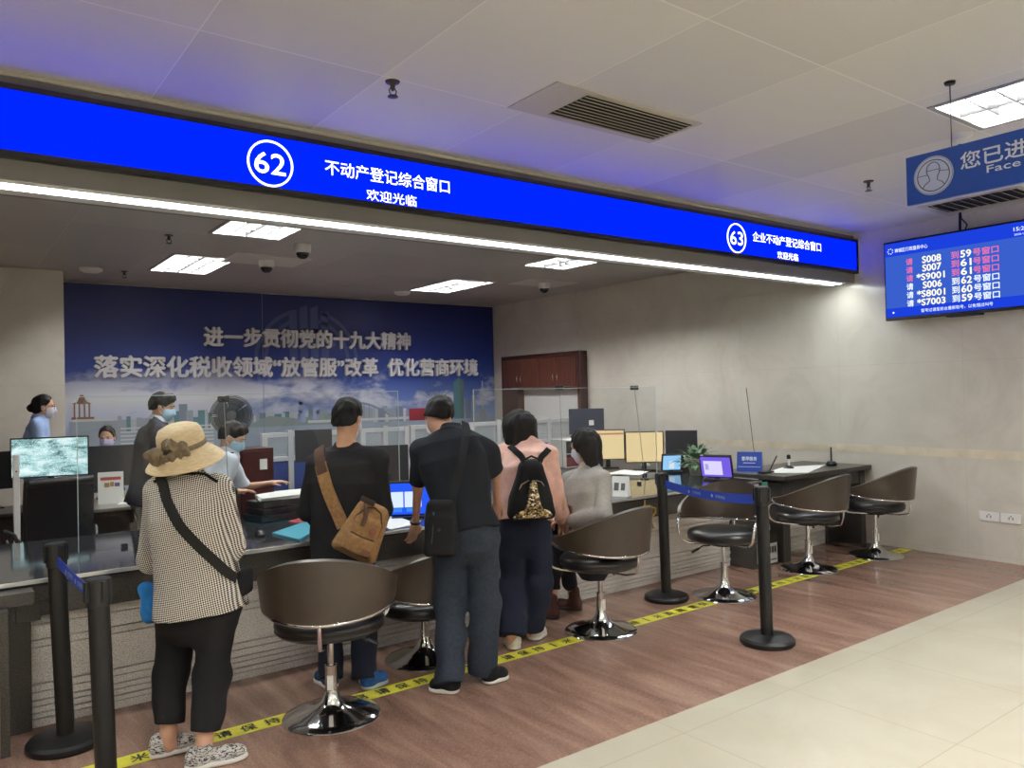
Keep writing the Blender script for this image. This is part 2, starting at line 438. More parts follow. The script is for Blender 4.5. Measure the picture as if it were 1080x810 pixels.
for x, y in HALL_XY:
    dup(hall, (x, y, ZH), 0, 'unseen louvre lamp added in the hall ceiling behind the waiting area', 'added hall lamps behind the waiting area')
off = troffer('office louvre lamp nearest the light strip, above the fan', 2.45, 6.95, ZO, .68, 1.25, 4, 8, TROFFER_POWER)
dup(off, (2.43, 9.47, ZO), 0, 'office louvre lamp close to the left end of the blue mural')
dup(off, (6.06, 9.6, ZO), 0, 'office louvre lamp near the right end of the blue mural beside a small white detector')
dup(off, (6.19, 7.0, ZO), 0, 'office louvre lamp cut off by the light strip, near the right wall')

# ------------------------------------------------------------------ ceiling fittings
def vent(label, x0, x1, y0, y1, z, n, f=.045, fx=None):
    r = empty('air_vent', ((x0+x1)/2, (y0+y1)/2, z), label, 'vent'); oo = ((x0+x1)/2, (y0+y1)/2, z)
    fx = f if fx is None else fx
    b = MB(); b.bb(x0, x1, y0, y0+f, z-.006, z).bb(x0, x1, y1-f, y1, z-.006, z).bb(x0, x0+fx, y0+f, y1-f, z-.006, z).bb(x1-f*.6, x1, y0+f, y1-f, z-.006, z)
    b.build('frame', M('vent_frame_beige', (186, 180, 168), 0.5), r, oo)
    MB().bb(x0+fx, x1-f*.6, y0+f, y1-f, z-.003, z-.0005).build('backing', M('vent_dark', (22, 21, 20), 0.8), r, oo)
    R = np.array(Matrix.Rotation(math.radians(35), 3, 'X'))
    b = MB()
    for i in range(n):
        y = y0+f+(y1-y0-2*f)*(i+.5)/n
        b.box(((x0+fx+x1-f*.6)/2, y, z-.009), (x1-x0-fx-f*.6, (y1-y0-2*f)/n*.62, .003), R)
    b.build('slats', M('vent_frame_beige', (186, 180, 168), 0.5), r, oo)
    return r
vent('long slatted air vent in the hall ceiling in front of the LED display', 2.70, 3.885, 3.17, 3.62, ZH, 9, .05, .26)
vent('slatted air vent in the hall ceiling above the queue screen', 7.42, 7.95, 2.7, 3.56, ZH, 9, .05)
def sprinkler(label, x, y, z, s=1.0):
    b = MB(); b.lathe([(0, 0), (.04, 0), (.036, -.008), (.014, -.012), (.013, -.035), (.009, -.04), (.007, -.05)], (x, y, z), 16)
    for sg in (-1, 1): b.tube([(x+sg*.010, y, z-.034), (x+sg*.022, y, z-.05), (x+sg*.016, y, z-.068), (x, y, z-.08)], .0035, 6)
    b.lathe([(0, -.084), (.028, -.082), (.028, -.079), (0, -.078)], (x, y, z), 16)
    ob = b.build('fire_sprinkler', M('sprinkler_metal', (70, 64, 58), 0.4, 0.6), None, (x, y, z)); return tag(ob, label, 'sprinkler')
for a in ((onZ(414, 86, ZH), 'fire sprinkler in the hall ceiling above the number 62'), (onZ(916, 191, ZH), 'fire sprinkler in the hall ceiling near the blue hanging sign'),
          (onZ(178, 248, ZO), 'fire sprinkler in the office ceiling left of the nearest office lamp'), (onZ(131, 286, ZO), 'small far sprinkler in the office ceiling over the mural top edge')):
    sprinkler(a[1], a[0][0], a[0][1], a[0][2])
def dome(label, p, plate=False):
    x, y, z = p
    r = empty('dome_camera', (x, y, z), label, 'camera')
    MB().lathe([(0, 0), (.085, 0), (.085, -.06), (.078, -.085), (.06, -.09)], (0, 0, 0), 28).build('housing', WHITEP, r)
    MB().lathe([(.066, -.085), (.064, -.105), (.05, -.13), (.03, -.145), (0, -.15)], (0, 0, 0), 28).build('lens_dome', M('smoked_dome', (12, 12, 14), 0.08), r)
    if plate: MB().bb(-.42, .42, -.3, .3, -.012, 0).build('mounting_panel', M('pale_panel', (205, 203, 198), 0.5), r)
dome('white dome camera on a pale panel in the office ceiling', onZ(281, 274, ZO), True)
dome('white dome camera in the office ceiling, nearer the light strip', onZ(319, 258, ZO))
dome('white dome camera in the office ceiling close to the right wall', onZ(574, 298, ZO), True)
p = onZ(1014, 142, ZH)
r = empty('bullet_camera', p, 'small camera with white bracket and black head behind the hanging sign', 'camera')
MB().lathe([(0, 0), (.07, 0), (.06, -.02), (.03, -.03), (.03, -.1), (0, -.1)], (0, 0, 0), 20).build('bracket', WHITEP, r)
MB().lathe([(0, -.08), (.035, -.075), (.045, -.04), (.045, .03), (.03, .045), (0, .045)], (-.02, .02, -.13), 20, axis=(.7, .6, -.2)).build('head', BLACK, r)
for (u, v, lab) in ((96, 283, 'flat white detector in the office ceiling by the pillar'), (424, 308, 'small white box detector beside the far right office lamp')):
    p = onZ(u, v, ZO); b = MB(); b.lathe([(0, 0), (.13, 0), (.12, -.03), (.08, -.05), (0, -.052)], (0, 0, 0), 28, sx=1, sy=.8)
    ob = b.build('smoke_detector', WHITEP); ob.location = tuple(p); tag(ob, lab, 'detector')

# ------------------------------------------------------------------ hanging sign
sg = empty('hanging_sign', (4.53, 1.6, 2.73), 'blue hanging sign with a face symbol and white Chinese words', 'sign')
o = (4.53, 1.6, 2.73); SB = M('sign_blue', (30, 74, 166), 0.35); SWH = M('sign_white', (226, 230, 240), 0.5)
MB().bb(4.515, 4.545, .55, 2.227, 2.732, 3.008).build('panel', SB, sg, o, bevel=.003)
nY = (0, -1, 0)
b = MB(); xs = 4.5135; cy, cz, R0 = 2.075, 2.872, .108
def disc(b, r0, r1, x, n=48):
    vs = []
    for i in range(n):
        a = 2*math.pi*i/n; vs += [(x, cy+r0*math.cos(a), cz+r0*math.sin(a)), (x, cy+r1*math.cos(a), cz+r1*math.sin(a))]
    b._add(vs, [(2*i, 2*((i+1) % n), 2*((i+1) % n)+1, 2*i+1) for i in range(n)])
disc(b, .0, R0, xs)
b.build('badge', M('badge_pale_blue', (190, 200, 226), 0.5), sg, o)
b = MB(); xs2 = 4.5125
disc(b, .084, .089, xs2); disc(b, .102, .104, xs2)
head = [(cy-.0-.036*math.sin(a), cz+.03+.044*math.cos(a)) for a in np.linspace(-2.3, 2.3, 20)]
path = [(cy+.06, cz-.065), (cy+.048, cz-.045), (cy+.02, cz-.028), (cy+.024, cz-.005)]
pp = [(xs2, y, z) for y, z in path]+[(xs2, y, z) for y, z in head]+[(xs2, 2*cy-y, z) for y, z in path[::-1]]
b.tube(pp, .0022, 6)
b.tube([(xs2, cy+.085, cz+.008), (xs2, cy+.03, cz+.008)], .0018, 6); b.tube([(xs2, cy-.03, cz+.02), (xs2, cy-.085, cz+.012)], .0018, 6)
b.tube([(xs2, cy+.034, cz+.03), (xs2, cy-.034, cz+.03)], .0018, 6)
b.build('face_symbol', M('symbol_navy', (40, 52, 110), 0.5), sg, o)
b = MB()
text_into(b, '您已进入', (4.5135, 1.715, 2.912), nY, UZ, .43, .092, bold=.018)
text_into(b, 'Face Recognition', (4.5135, 1.48, 2.832), nY, UZ, .64, .05, bold=.014)
b.build('lettering', SWH, sg, o, smooth=False)
for y in (1.98, .8):
    MB().cyl((4.53, y, 3.0), (4.53, y, ZH), .003, n=8).lathe([(0, 0), (.03, 0), (.026, -.015), (0, -.018)], (4.53, y, ZH), 16).build('wire', BLACKM, sg, o)

# ------------------------------------------------------------------ queue screen
tv = empty('queue_screen', (7.95, 3.45, 2.37), 'blue wall-side queue screen listing ticket numbers and windows', 'screen')
o = (7.95, 3.45, 2.37); Y0, Y1, Z0, Z1 = 2.74, 4.19, 2.372, 3.186
MB().bb(7.975, 8.04, Y0, Y1, Z0, Z1).build('casing', BLACK, tv, o, bevel=.006)
MB().bb(7.972, 7.978, Y0+.015, Y1-.015, Z0+.03, Z1-.02).build('display', emis('queue_screen_blue', (0.035, 0.10, 0.52), 1.0), tv, o)
MB().bb(7.970, 7.974, Y0+.015, Y1-.015, Z1-.155, Z1-.02).bb(7.970, 7.974, Y0+.015, Y1-.015, Z0+.03, Z0+.125).build('title_bar', emis('queue_screen_bar', (0.01, 0.045, 0.62), 1.0), tv, o)
xt = 7.9685
TW = emis('screen_text_white', (0.80, 0.88, 0.97), 1.0); TY = emis('screen_text_cream', (0.95, 0.92, 0.72), 1.0); TP = emis('screen_text_pink', (0.72, 0.16, 0.36), 1.0)
rows = [('S008', '59', 1), ('S007', '61', 1), ('*S9001', '61', 1), ('S006', '62', 0), ('*S8001', '60', 0), ('*S7003', '59', 0)]
for i, (tk, wn, pink) in enumerate(rows):
    z = 2.952-.0845*i; c = MB(); by = MB()
    text_into(c, '请', (xt, 3.925, z), nY, UZ, .066, .066, bold=.022); text_into(c, '到', (xt, 3.485, z), nY, UZ, .068, .068, bold=.022); text_into(c, '号窗口', (xt, 3.21, z), nY, UZ, .222, .068, bold=.022)
    text_into(by, tk, (xt, 3.705 if len(tk) == 4 else 3.72, z), nY, UZ, .045*len(tk), .066, bold=.03); text_into(by, wn, (xt, 3.385, z), nY, UZ, .094, .066, bold=.03)
    c.build('row_words', TP if pink else TW, tv, o, smooth=False); by.build('row_numbers', TY, tv, o, smooth=False)
def tvt(nm, *lines):
    b = MB()
    for body, y, z, w, h, bo in lines: text_into(b, body, (xt, y, z), nY, UZ, w, h, bold=bo)
    b.build(nm, TW, tv, o, smooth=False)
tvt('screen_title', ('禅城区行政服务中心', 3.905, 3.085, .33, .042, .012)); tvt('clock_digits', ('15:2', 2.925, 3.105, .085, .035, .01), ('2020-11', 2.92, 3.055, .09, .018, .004))
tvt('footer_line', ('暂号过请至前台重新取号，以免错过叫号', 3.49, 2.445, .66, .036, .008))
b = MB()
for a in [2*math.pi*i/14 for i in range(14)][::2]: b.cyl((xt, 4.115+.026*math.cos(a), 3.085+.026*math.sin(a)), (xt-.001, 4.115+.026*math.cos(a), 3.085+.026*math.sin(a)), .006, n=8)
b.build('title_emblem', TW, tv, o); MB().cyl((xt, 4.1, 2.45), (xt-.001, 4.1, 2.45), .01, n=12).build('status_dot', TW, tv, o)
MB().cyl((8.04, 3.465, 3.1), (8.06, 3.465, ZH), .012, n=10).tube([(8.05, 3.43, 3.16), (8.05, 3.40, 3.24), (8.05, 3.45, 3.31), (8.05, 3.455, ZH)], .007, 8).build('hanging_pole', BLACKM, tv, o)
MB().bb(8.0, 8.12, 3.3, 3.6, 2.36, 2.40).bb(8.04, WX-.001, 3.25, 3.65, 2.5, 3.0).build('wall_bracket', BLACK, tv, o)
for y, lab in ((3.312, 'white wall socket low on the right wall, nearer the counter'), (3.122, 'white wall socket low on the right wall, nearer the hall')):
    r = empty('wall_socket', (WX, y, .424), lab, 'socket')
    MB().bb(-.012, 0, -.088, .088, -.045, .045).build('plate', WHITEP, r, bevel=.003)
    MB().bb(-.0135, -.011, -.02, -.012, -.012, .012).bb(-.0135, -.011, .012, .02, -.012, .012).bb(-.0135, -.011, -.004, .004, .012, .026).build('slots', CHARC, r)

# ------------------------------------------------------------------ mural
MX0, MX1, MZ0, MZ1 = 1.36, 8.10, 0.55, 3.27
mu = empty('wall_mural', (4.7, YB, MZ0), 'large blue mural with raised silver Chinese words over a city skyline', 'mural')
o = (4.7, YB, MZ0)
def m_mural(name='mural_print', lift=0.0):
    t = NT(name); v = t.coord(); sp = t.add('ShaderNodeSeparateXYZ'); t.link(v, sp.inputs[0])
    z = t.math('DIVIDE', sp.outputs[2], 2.72)
    sky = t.ramp(z, [(0.15, (176, 196, 222)), (0.30, (138, 162, 210)), (0.42, (96, 122, 190)), (0.53, (56, 80, 160)), (0.68, (34, 52, 130)), (1.0, (24, 34, 92))])
    n = t.noise(t.coord((0.55, 1, 1.25)), 2.0, 7, 0.58, 0.25)
    left = t.math('SUBTRACT', 0.42, t.math('MULTIPLY', t.math('ADD', sp.outputs[0], 3.34), 0.075))
    left = t.math('MAXIMUM', left, 0.04)
    hgt = t.math('SUBTRACT', 1.0, t.math('MULTIPLY', t.math('ABSOLUTE', t.math('SUBTRACT', z, 0.44)), 5.2))
    hgt = t.math('MINIMUM', t.math('MAXIMUM', hgt, 0.0), 1.0)
    c = t.math('ADD', n, t.math('SUBTRACT', t.math('MULTIPLY', left, hgt), 0.56))
    c = t.math('MULTIPLY', t.math('MAXIMUM', c, 0.0), 7.0); c = t.math('MULTIPLY', t.math('MINIMUM', c, 1.0), hgt)
    full = t.mix(c, sky, (226, 230, 238))
    if lift: full = t.mix(lift, full, (150, 168, 212))
    t.color(full); t.b.inputs['Roughness'].default_value = 0.4; return t.m
MB().bb(MX0, MX1, YB-.03, YB-.001, MZ0, MZ1).build('panel', m_mural(), mu, o)
ym = YB-.0315
b = MB(); pal = [M('print_city_%d' % i, c, 0.5) for i, c in enumerate([(150, 162, 178), (178, 186, 196), (120, 134, 156), (96, 116, 110), (200, 204, 208), (126, 88, 76), (84, 130, 140), (158, 140, 96), (150, 166, 186), (132, 152, 152), (150, 52, 66)])]
def q(x0, x1, z0, z1, mi, dy=0.0): b.cur = mi; b.quad((x0, ym-dy, z0), (x1, ym-dy, z0), (x1, ym-dy, z1), (x0, ym-dy, z1))
x = 1.9
while x < 6.3:
    w = rnd.uniform(.04, .13); hgt = rnd.uniform(.05, .24)*(1.3 if 2.0 < x < 3.4 else .8)
    q(x, x+w, 1.30, 1.40+hgt, rnd.choice([0, 1, 2, 4, 0, 6]), .0002*rnd.random()); x += w*rnd.uniform(.5, 1.1)
q(1.37, 8.09, .9, 1.33, 8)
for k in range(9): q(2.0, 3.2, .95+.05*k, .97+.05*k, 4, .0006)
q(1.40, 1.98, 1.2, 1.47, 0, .0004); q(1.44, 1.92, 1.47, 1.50, 4, .0006)
b.cur = 5                                                            # pagoda
for (cx, zz, w, h) in ((1.55, 1.70, .115, .09),):
    b._add([(cx-w, ym-.0008, zz), (cx-w*.45, ym-.0008, zz+h*.35), (cx-.02, ym-.0008, zz+h*1.3), (cx+.02, ym-.0008, zz+h*1.3), (cx+w*.45, ym-.0008, zz+h*.35), (cx+w, ym-.0008, zz)], [(0, 1, 2, 3, 4, 5)])
    for k in (-.085, -.03, .03, .085): q(cx+k-.01, cx+k+.01, zz-.17, zz, 5, .0008)
    q(cx-.12, cx+.14, zz-.2, zz-.17, 5, .0008)
b.cur = 2                                                            # bridge arch
arc = [(4.9+.09*i, 1.40+.20*math.sin(math.pi*i/12)) for i in range(13)]
for (xa, za), (xb, zb) in zip(arc[:-1], arc[1:]): b.quad((xa, ym-.001, za), (xb, ym-.001, zb), (xb, ym-.001, zb+.03), (xa, ym-.001, za+.03)); b.quad((xa, ym-.001, 1.36), (xa+.012, ym-.001, 1.36), (xa+.012, ym-.001, za), (xa, ym-.001, za))
q(4.6, 6.4, 1.33, 1.37, 4, .001)
q(6.35, 6.75, 1.3, 1.5, 10, .0012)
b.cur = 9                                                            # hills and the tall towers at the right
b._add([(3.6, ym-.0003, 1.3), (4.0, ym-.0003, 1.46), (4.5, ym-.0003, 1.40), (4.9, ym-.0003, 1.5), (5.3, ym-.0003, 1.3)], [(0, 1, 2, 3, 4)])
q(7.23, 7.36, 1.3, 1.93, 6, .001); b.cur = 6; b.quad((7.23, ym-.001, 1.93), (7.36, ym-.001, 1.93), (7.36, ym-.001, 2.02)); q(7.36, 7.44, 1.3, 1.98, 3, .001); q(7.47, 7.58, 1.3, 1.62, 2, .001); q(7.6, 7.68, 1.3, 1.7, 0, .001)
q(7.82, 7.85, 1.3, 1.95, 1, .001); q(7.75, 7.92, 1.3, 1.45, 0, .001); q(6.95, 7.1, 1.3, 1.5, 7, .001)
for k in range(8):
    a = math.radians(30+k*17); b.cur = 3; x1, z1 = 6.85+.42*math.cos(a), 1.62+.35*math.sin(a)
    b.quad((6.85, ym-.0009, 1.6), (6.86, ym-.0009, 1.6), (x1+.012, ym-.0009, z1), (x1, ym-.0009, z1))
b.build('skyline_print', pal, mu, o, smooth=False)
EMB = m_mural('emblem_print', .17)
b = MB(); ex, ez, er = 4.62, 2.27, .83
def arcband(r0, r1, a0, a1, n=40):
    vs = []
    for i in range(n+1):
        a = math.radians(a0+(a1-a0)*i/n); vs += [(ex+r0*math.cos(a), ym-.0006, ez+r0*math.sin(a)*.98), (ex+r1*math.cos(a), ym-.0006, ez+r1*math.sin(a)*.98)]
    b._add(vs, [(2*i, 2*i+2, 2*i+3, 2*i+1) for i in range(n)])
for a0, a1 in ((105, 262), (-82, 75)): arcband(er*.93, er, a0, a1); arcband(er*.76, er*.83, a0, a1)
arcband(.45, .53, 30, 150)
for dx, z0, z1 in ((-.29, 2.05, 3.06), (-.12, 2.1, 3.14), (.05, 2.1, 3.14), (.22, 2.05, 3.06)): b.quad((ex+dx, ym-.0006, z0), (ex+dx+.12, ym-.0006, z0), (ex+dx+.12, ym-.0006, z1), (ex+dx, ym-.0006, z1-.05))
for dx in (-.16, .06): b.quad((ex+dx, ym-.0006, 1.35), (ex+dx+.1, ym-.0006, 1.35), (ex+dx+.1, ym-.0006, 1.75), (ex+dx, ym-.0006, 1.75))
b.build('emblem', EMB, mu, o, smooth=False)
SIL = M('silver_letter', (232, 233, 235), 0.45)
yl = YB-.032
for chars, x0, x1, z, h in (('进一步贯彻党的十九大精神', 3.085, 6.375, 2.615, .27), ('落实深化税收领域“放管服”改革  优化营商环境', 1.70, 7.715, 2.185, .285)):
    b = MB()
    text_into(b, chars, ((x0+x1)/2, yl, z), UX, UZ, x1-x0, h, bold=.036, depth=.05)
    b.build('raised_lettering', SIL, mu, o, smooth=False)
MB().bb(3.92, 3.928, YB-.033, YB-.029, MZ0, MZ1).build('panel_seam', M('seam_pale', (120, 130, 160), 0.5), mu, o)

# ------------------------------------------------------------------ wall cabinet
cb = empty('wall_cabinet', (WX, 10.0, 0), 'dark red wooden wall cabinet with four upper doors and a pale open niche', 'cabinet'); o = (WX, 10.0, 0)
WOOD = None
def m_wood(name, lo, hi, sc=(3, 3, .35)):
    t = NT(name); t.color(t.ramp(t.noise(t.coord(sc), 7, 5, .6, .6), [(.3, lo), (.7, hi)])); t.b.inputs['Roughness'].default_value = .3; return t.m
WOOD = m_wood('red_brown_wood', (64, 31, 20), (92, 50, 32)); WOODD = m_wood('dark_red_wood', (48, 20, 15), (70, 32, 24))
xf = 7.98
b = MB(); b.bb(xf, WX-.001, 8.985, 11.045, 2.28, 2.35).bb(xf, WX-.001, 8.985, 9.06, 0, 2.28).bb(xf, WX-.001, 10.58, 11.045, 0, 1.78).bb(xf, WX-.001, 10.97, 11.045, 1.78, 2.28).bb(xf, WX-.001, 9.06, 10.97, 1.77, 1.80).bb(xf, WX-.001, 9.06, 10.58, 0, .75)
b.build('carcass', WOODD, cb, o, bevel=.004)
MB().bb(WX-.02, WX-.002, 9.06, 10.58, .75, 1.77).build('niche_back', M('niche_white', (206, 206, 204), .5), cb, o)
ys = [9.065, 9.54, 10.015, 10.49, 10.965]
for i in range(4):
    d = MB().bb(xf-.018, xf+.002, ys[i]+.004, ys[i+1]-.004, 1.805, 2.275).build('door', WOOD, cb, o, bevel=.004)
    yh = ys[i+1]-.05 if i % 2 == 0 else ys[i]+.05
    MB().tube([(xf-.018, yh, 1.9), (xf-.045, yh, 1.905), (xf-.05, yh, 1.955), (xf-.045, yh, 2.005), (xf-.018, yh, 2.01)], .008, 8).build('handle', CHROME, d, o)

# ------------------------------------------------------------------ service counter
CZ = .80; CY0, CY1 = 4.72, 6.05
ct = empty('service_counter', (3.2, 5.2, 0), 'long service counter with a dark polished top and grooved grey stone front', 'counter'); o = (3.2, 5.2, 0)
MB().bb(-.9, 6.54, CY0+.012, CY1, .765, CZ).build('worktop', DGRAN, ct, o, bevel=.004)
MB().bb(-.9, 6.54, CY0, CY0+.012, .778, CZ-.002).build('edge_highlight', M('edge_highlight_pale', (226, 228, 228), .25, .55), ct, o)  # highlight along the polished front edge, built as a thin pale strip
MB().bb(-.9, 6.17, 4.77, 4.83, .60, .765).build('apron', DPANEL, ct, o)
prof = []; zb_ = [0, .045, .075, .11, .142, .185, .225, .42, .46, .54, .6]
for k in range(len(zb_)-1):
    d_ = (.006, .014)[k % 2]; prof += [(zb_[k]+.004, d_), (zb_[k+1]-.004, d_), (zb_[k+1]-.003, -.010), (zb_[k+1]+.003, -.010)]
prof = [(0, .006)]+prof[:-2]+[(.6, .014)]
b = MB()
poly = [(4.845-d, z) for z, d in prof]+[(5.1, .6), (5.1, 0)]
b.prism(poly, (.385, 0, 0), (0, 1, 0), (0, 0, 1), 5.785)
b.build('stone_front', STONE, ct, o, smooth=False)
MB().bb(.245, .285, 4.52, 4.85, 0, .70).bb(.245, .40, 4.60, 4.85, .70, .765).bb(.285, .40, 4.80, 4.86, 0, .70).build('end_panel', DPANEL, ct, o, bevel=.003)
MB().bb(-.9, .52, 4.74, 4.80, .685, .765).bb(.33, .44, 4.75, 4.83, .58, .685).build('corner_block', DPANEL, ct, o, bevel=.003)
MB().bb(6.17, 6.23, 4.57, 4.84, 0, .765).build('end_panel', DPANEL, ct, o, bevel=.003)
MB().bb(-.9, 6.4, 5.95, 6.01, 0, .765).build('back_panel', M('counter_back', (60, 58, 58), .5), ct, o)
# raised desk at the end by the wall
DZ = .85
dk = empty('raised_desk', (7.3, 4.9, 0), 'dark granite desk at the counter end against the right wall', 'desk'); o = (7.3, 4.9, 0)
MB().bb(6.55, WX-.002, 4.47, 5.30, DZ-.045, DZ).build('desk_top', DPANEL, dk, o, bevel=.005)
MB().bb(6.745, 8.025, 4.56, 4.60, .66, DZ-.046).build('apron', DPANEL, dk, o)
MB().bb(6.62, 6.74, 4.55, 4.82, 0, DZ-.045).build('leg_panel', DPANEL, dk, o, bevel=.004)
MB().bb(8.03, WX-.002, 4.55, 4.80, 0, DZ-.045).bb(7.78, 8.03, 4.79, 4.825, 0, DZ-.045).build('leg_panel', DPANEL, dk, o, bevel=.004)
b = MB(); b.prism(poly, (6.232, 0, 0), (0, 1, 0), (0, 0, 1), 1.79); b.build('stone_front', STONE, dk, o, smooth=False)
# stored carton and bag under the desk
p = onZ(813, 599, 0)
bx = empty('carton', (6.44, 4.68, 0), 'dark carton with white printed label on the floor under the desk', 'box'); o = (6.44, 4.68, 0)
MB().bb(6.31, 6.57, 4.58, 4.82, 0, .30).build('box_body', M('carton_dark', (44, 42, 42), .6), bx, o, bevel=.003)
MB().bb(6.40, 6.555, 4.578, 4.58, .02, .21).bb(6.308, 6.31, 4.60, 4.80, .02, .21).build('printed_label', PAPER, bx, o)
b = MB()
for k in range(3): b.bb(6.43+.04*k, 6.455+.04*k, 4.576, 4.578, .12, .18)
b.bb(6.42, 6.54, 4.576, 4.578, .05, .06); b.build('printed_marks', BLACK, bx, o)
b = MB(); b.lathe([(.0, 0), (.10, 0), (.125, .03), (.12, .075), (.07, .11), (0, .118)], (6.44, 4.70, .302), 28, sx=1.0, sy=.8)
tag(b.build('folded_bag', M('pale_cloth', (196, 196, 192), .8, bump=.4, vscale=20), None, (6.44, 4.70, .302)), 'pale bundled bag lying on the dark carton', 'bag')

# ------------------------------------------------------------------ yellow distance tape
tp = empty('floor_tape', (3.6, 4.1, 0), 'yellow floor tape with black Chinese words running along the counter', 'tape'); o = (3.6, 4.1, 0)
MB().bb(-.72, 8.09, 4.045, 4.165, 0.0002, .0025).build('strip', M('yellow_tape', (222, 216, 70), .45, var=.08, vscale=12), tp, o)
seq = '请保持1米距离'; x = -.624
while x < 7.9:
    b = MB()
    for ch in seq:
        if x < 8.05: text_into(b, ch, (x, 4.105, .0031), (1, 0, 0), (0, 1, 0), 0 if ch == '1' else .078, .078, bold=.03)
        x += .126
    b.build('printed_phrase', BLACK, tp, o, smooth=False); x += .015

# ------------------------------------------------------------------ belt posts
def post(label, base, top, belt_label=None):
    x, y = base; tx, ty, tz = top
    r = empty('queue_post', (x, y, 0), label, 'barrier post')
    a = np.array([tx-x, ty-y, tz])
    MB().lathe([(0, 0), (.172, 0), (.178, .008), (.178, .03), (.165, .045), (.09, .055), (.05, .06), (0, .06)], (0, 0, 0), 48).build('base', BLACKM, r)
    MB().cyl(a*.04, a*.985, .041, n=32).build('pole', BLACKM, r)
    b = MB(); b.cyl(a*.885, a, .047, n=32)
    for ang in (0, 90, 180, 270):
        c, s_ = math.cos(math.radians(ang+20)), math.sin(math.radians(ang+20)); b.box(a*.95+np.array([c, s_, 0])*.045, (.024, .024, .085), np.array(Matrix.Rotation(math.radians(ang+20), 3, 'Z')))
    b.build('belt_head', BLACK, r, bevel=.003)
    return r, np.array([x, y, 0])+a
pA, tA = post('black queue post standing left of the hat woman, nearest the counter end', (.519, 4.505), (.485, 4.505, 1.01))
pB, tB = post('black queue post in the left foreground, its foot cut off by the picture', (.56, 3.60), (.535, 3.60, .985))
pC, tC = post('black queue post between two bar chairs, behind the yellow tape', (4.788, 4.40), (4.768, 4.40, 1.03))
pD, tD = post('black queue post standing alone on the brown floor at the right', (4.463, 3.211), (4.44, 3.211, 1.045))
def belt(label, a, b_, z0, z1, w, sag=.0, marks=True):
    P0 = np.array([a[0], a[1], a[2]-z0]); P1 = np.array([b_[0], b_[1], b_[2]-z1])
    d = nrm((P1-P0)*[1, 1, 0]); n_ = np.array([-d[1], d[0], 0])
    P0 = P0+d*.05; P1 = P1-d*.05
    r = empty('queue_belt', (P0+P1)/2, label, 'belt'); oo = (P0+P1)/2
    def fn(u, v):
        p = P0+(P1-P0)*u+np.array([0, 0, -sag*4*u*(1-u)+(v-.5)*w]); return p, n_
    MB().slab(fn, 24, 3, .0025).build('webbing', M('belt_blue', (36, 66, 168), .55), r, oo)
    if marks:
        b = MB()
        for u in (.36, .62):
            p, _ = fn(u, .5); p = p-n_*.0035*(1 if n_[1] > 0 else -1)
            ux = d if np.cross(d, [0, 0, 1])@np.array([-1, -.5, 0]) > 0 else -d
            nn = np.cross(ux, (0, 0, 1)); p = fn(u, .5)[0]+nn*.003
            b.lathe([(0, 0), (.012, 0), (.012, .001), (0, .001)], p-ux*.07, 16, axis=nn)
            text_into(b, '文明排队', p+ux*.03, ux, (0, 0, 1), .12, .024, bold=.01)
        b.build('lettering', M('belt_mark', (150, 165, 205), .5), r, oo, smooth=False)
    return r
belt('blue belt stretched between the two left queue posts', tA, tB, .085, .085, .055, .01)
belt('blue belt stretched between the two right queue posts in front of a bar chair', tC, tD, .085, .09, .065, .03)

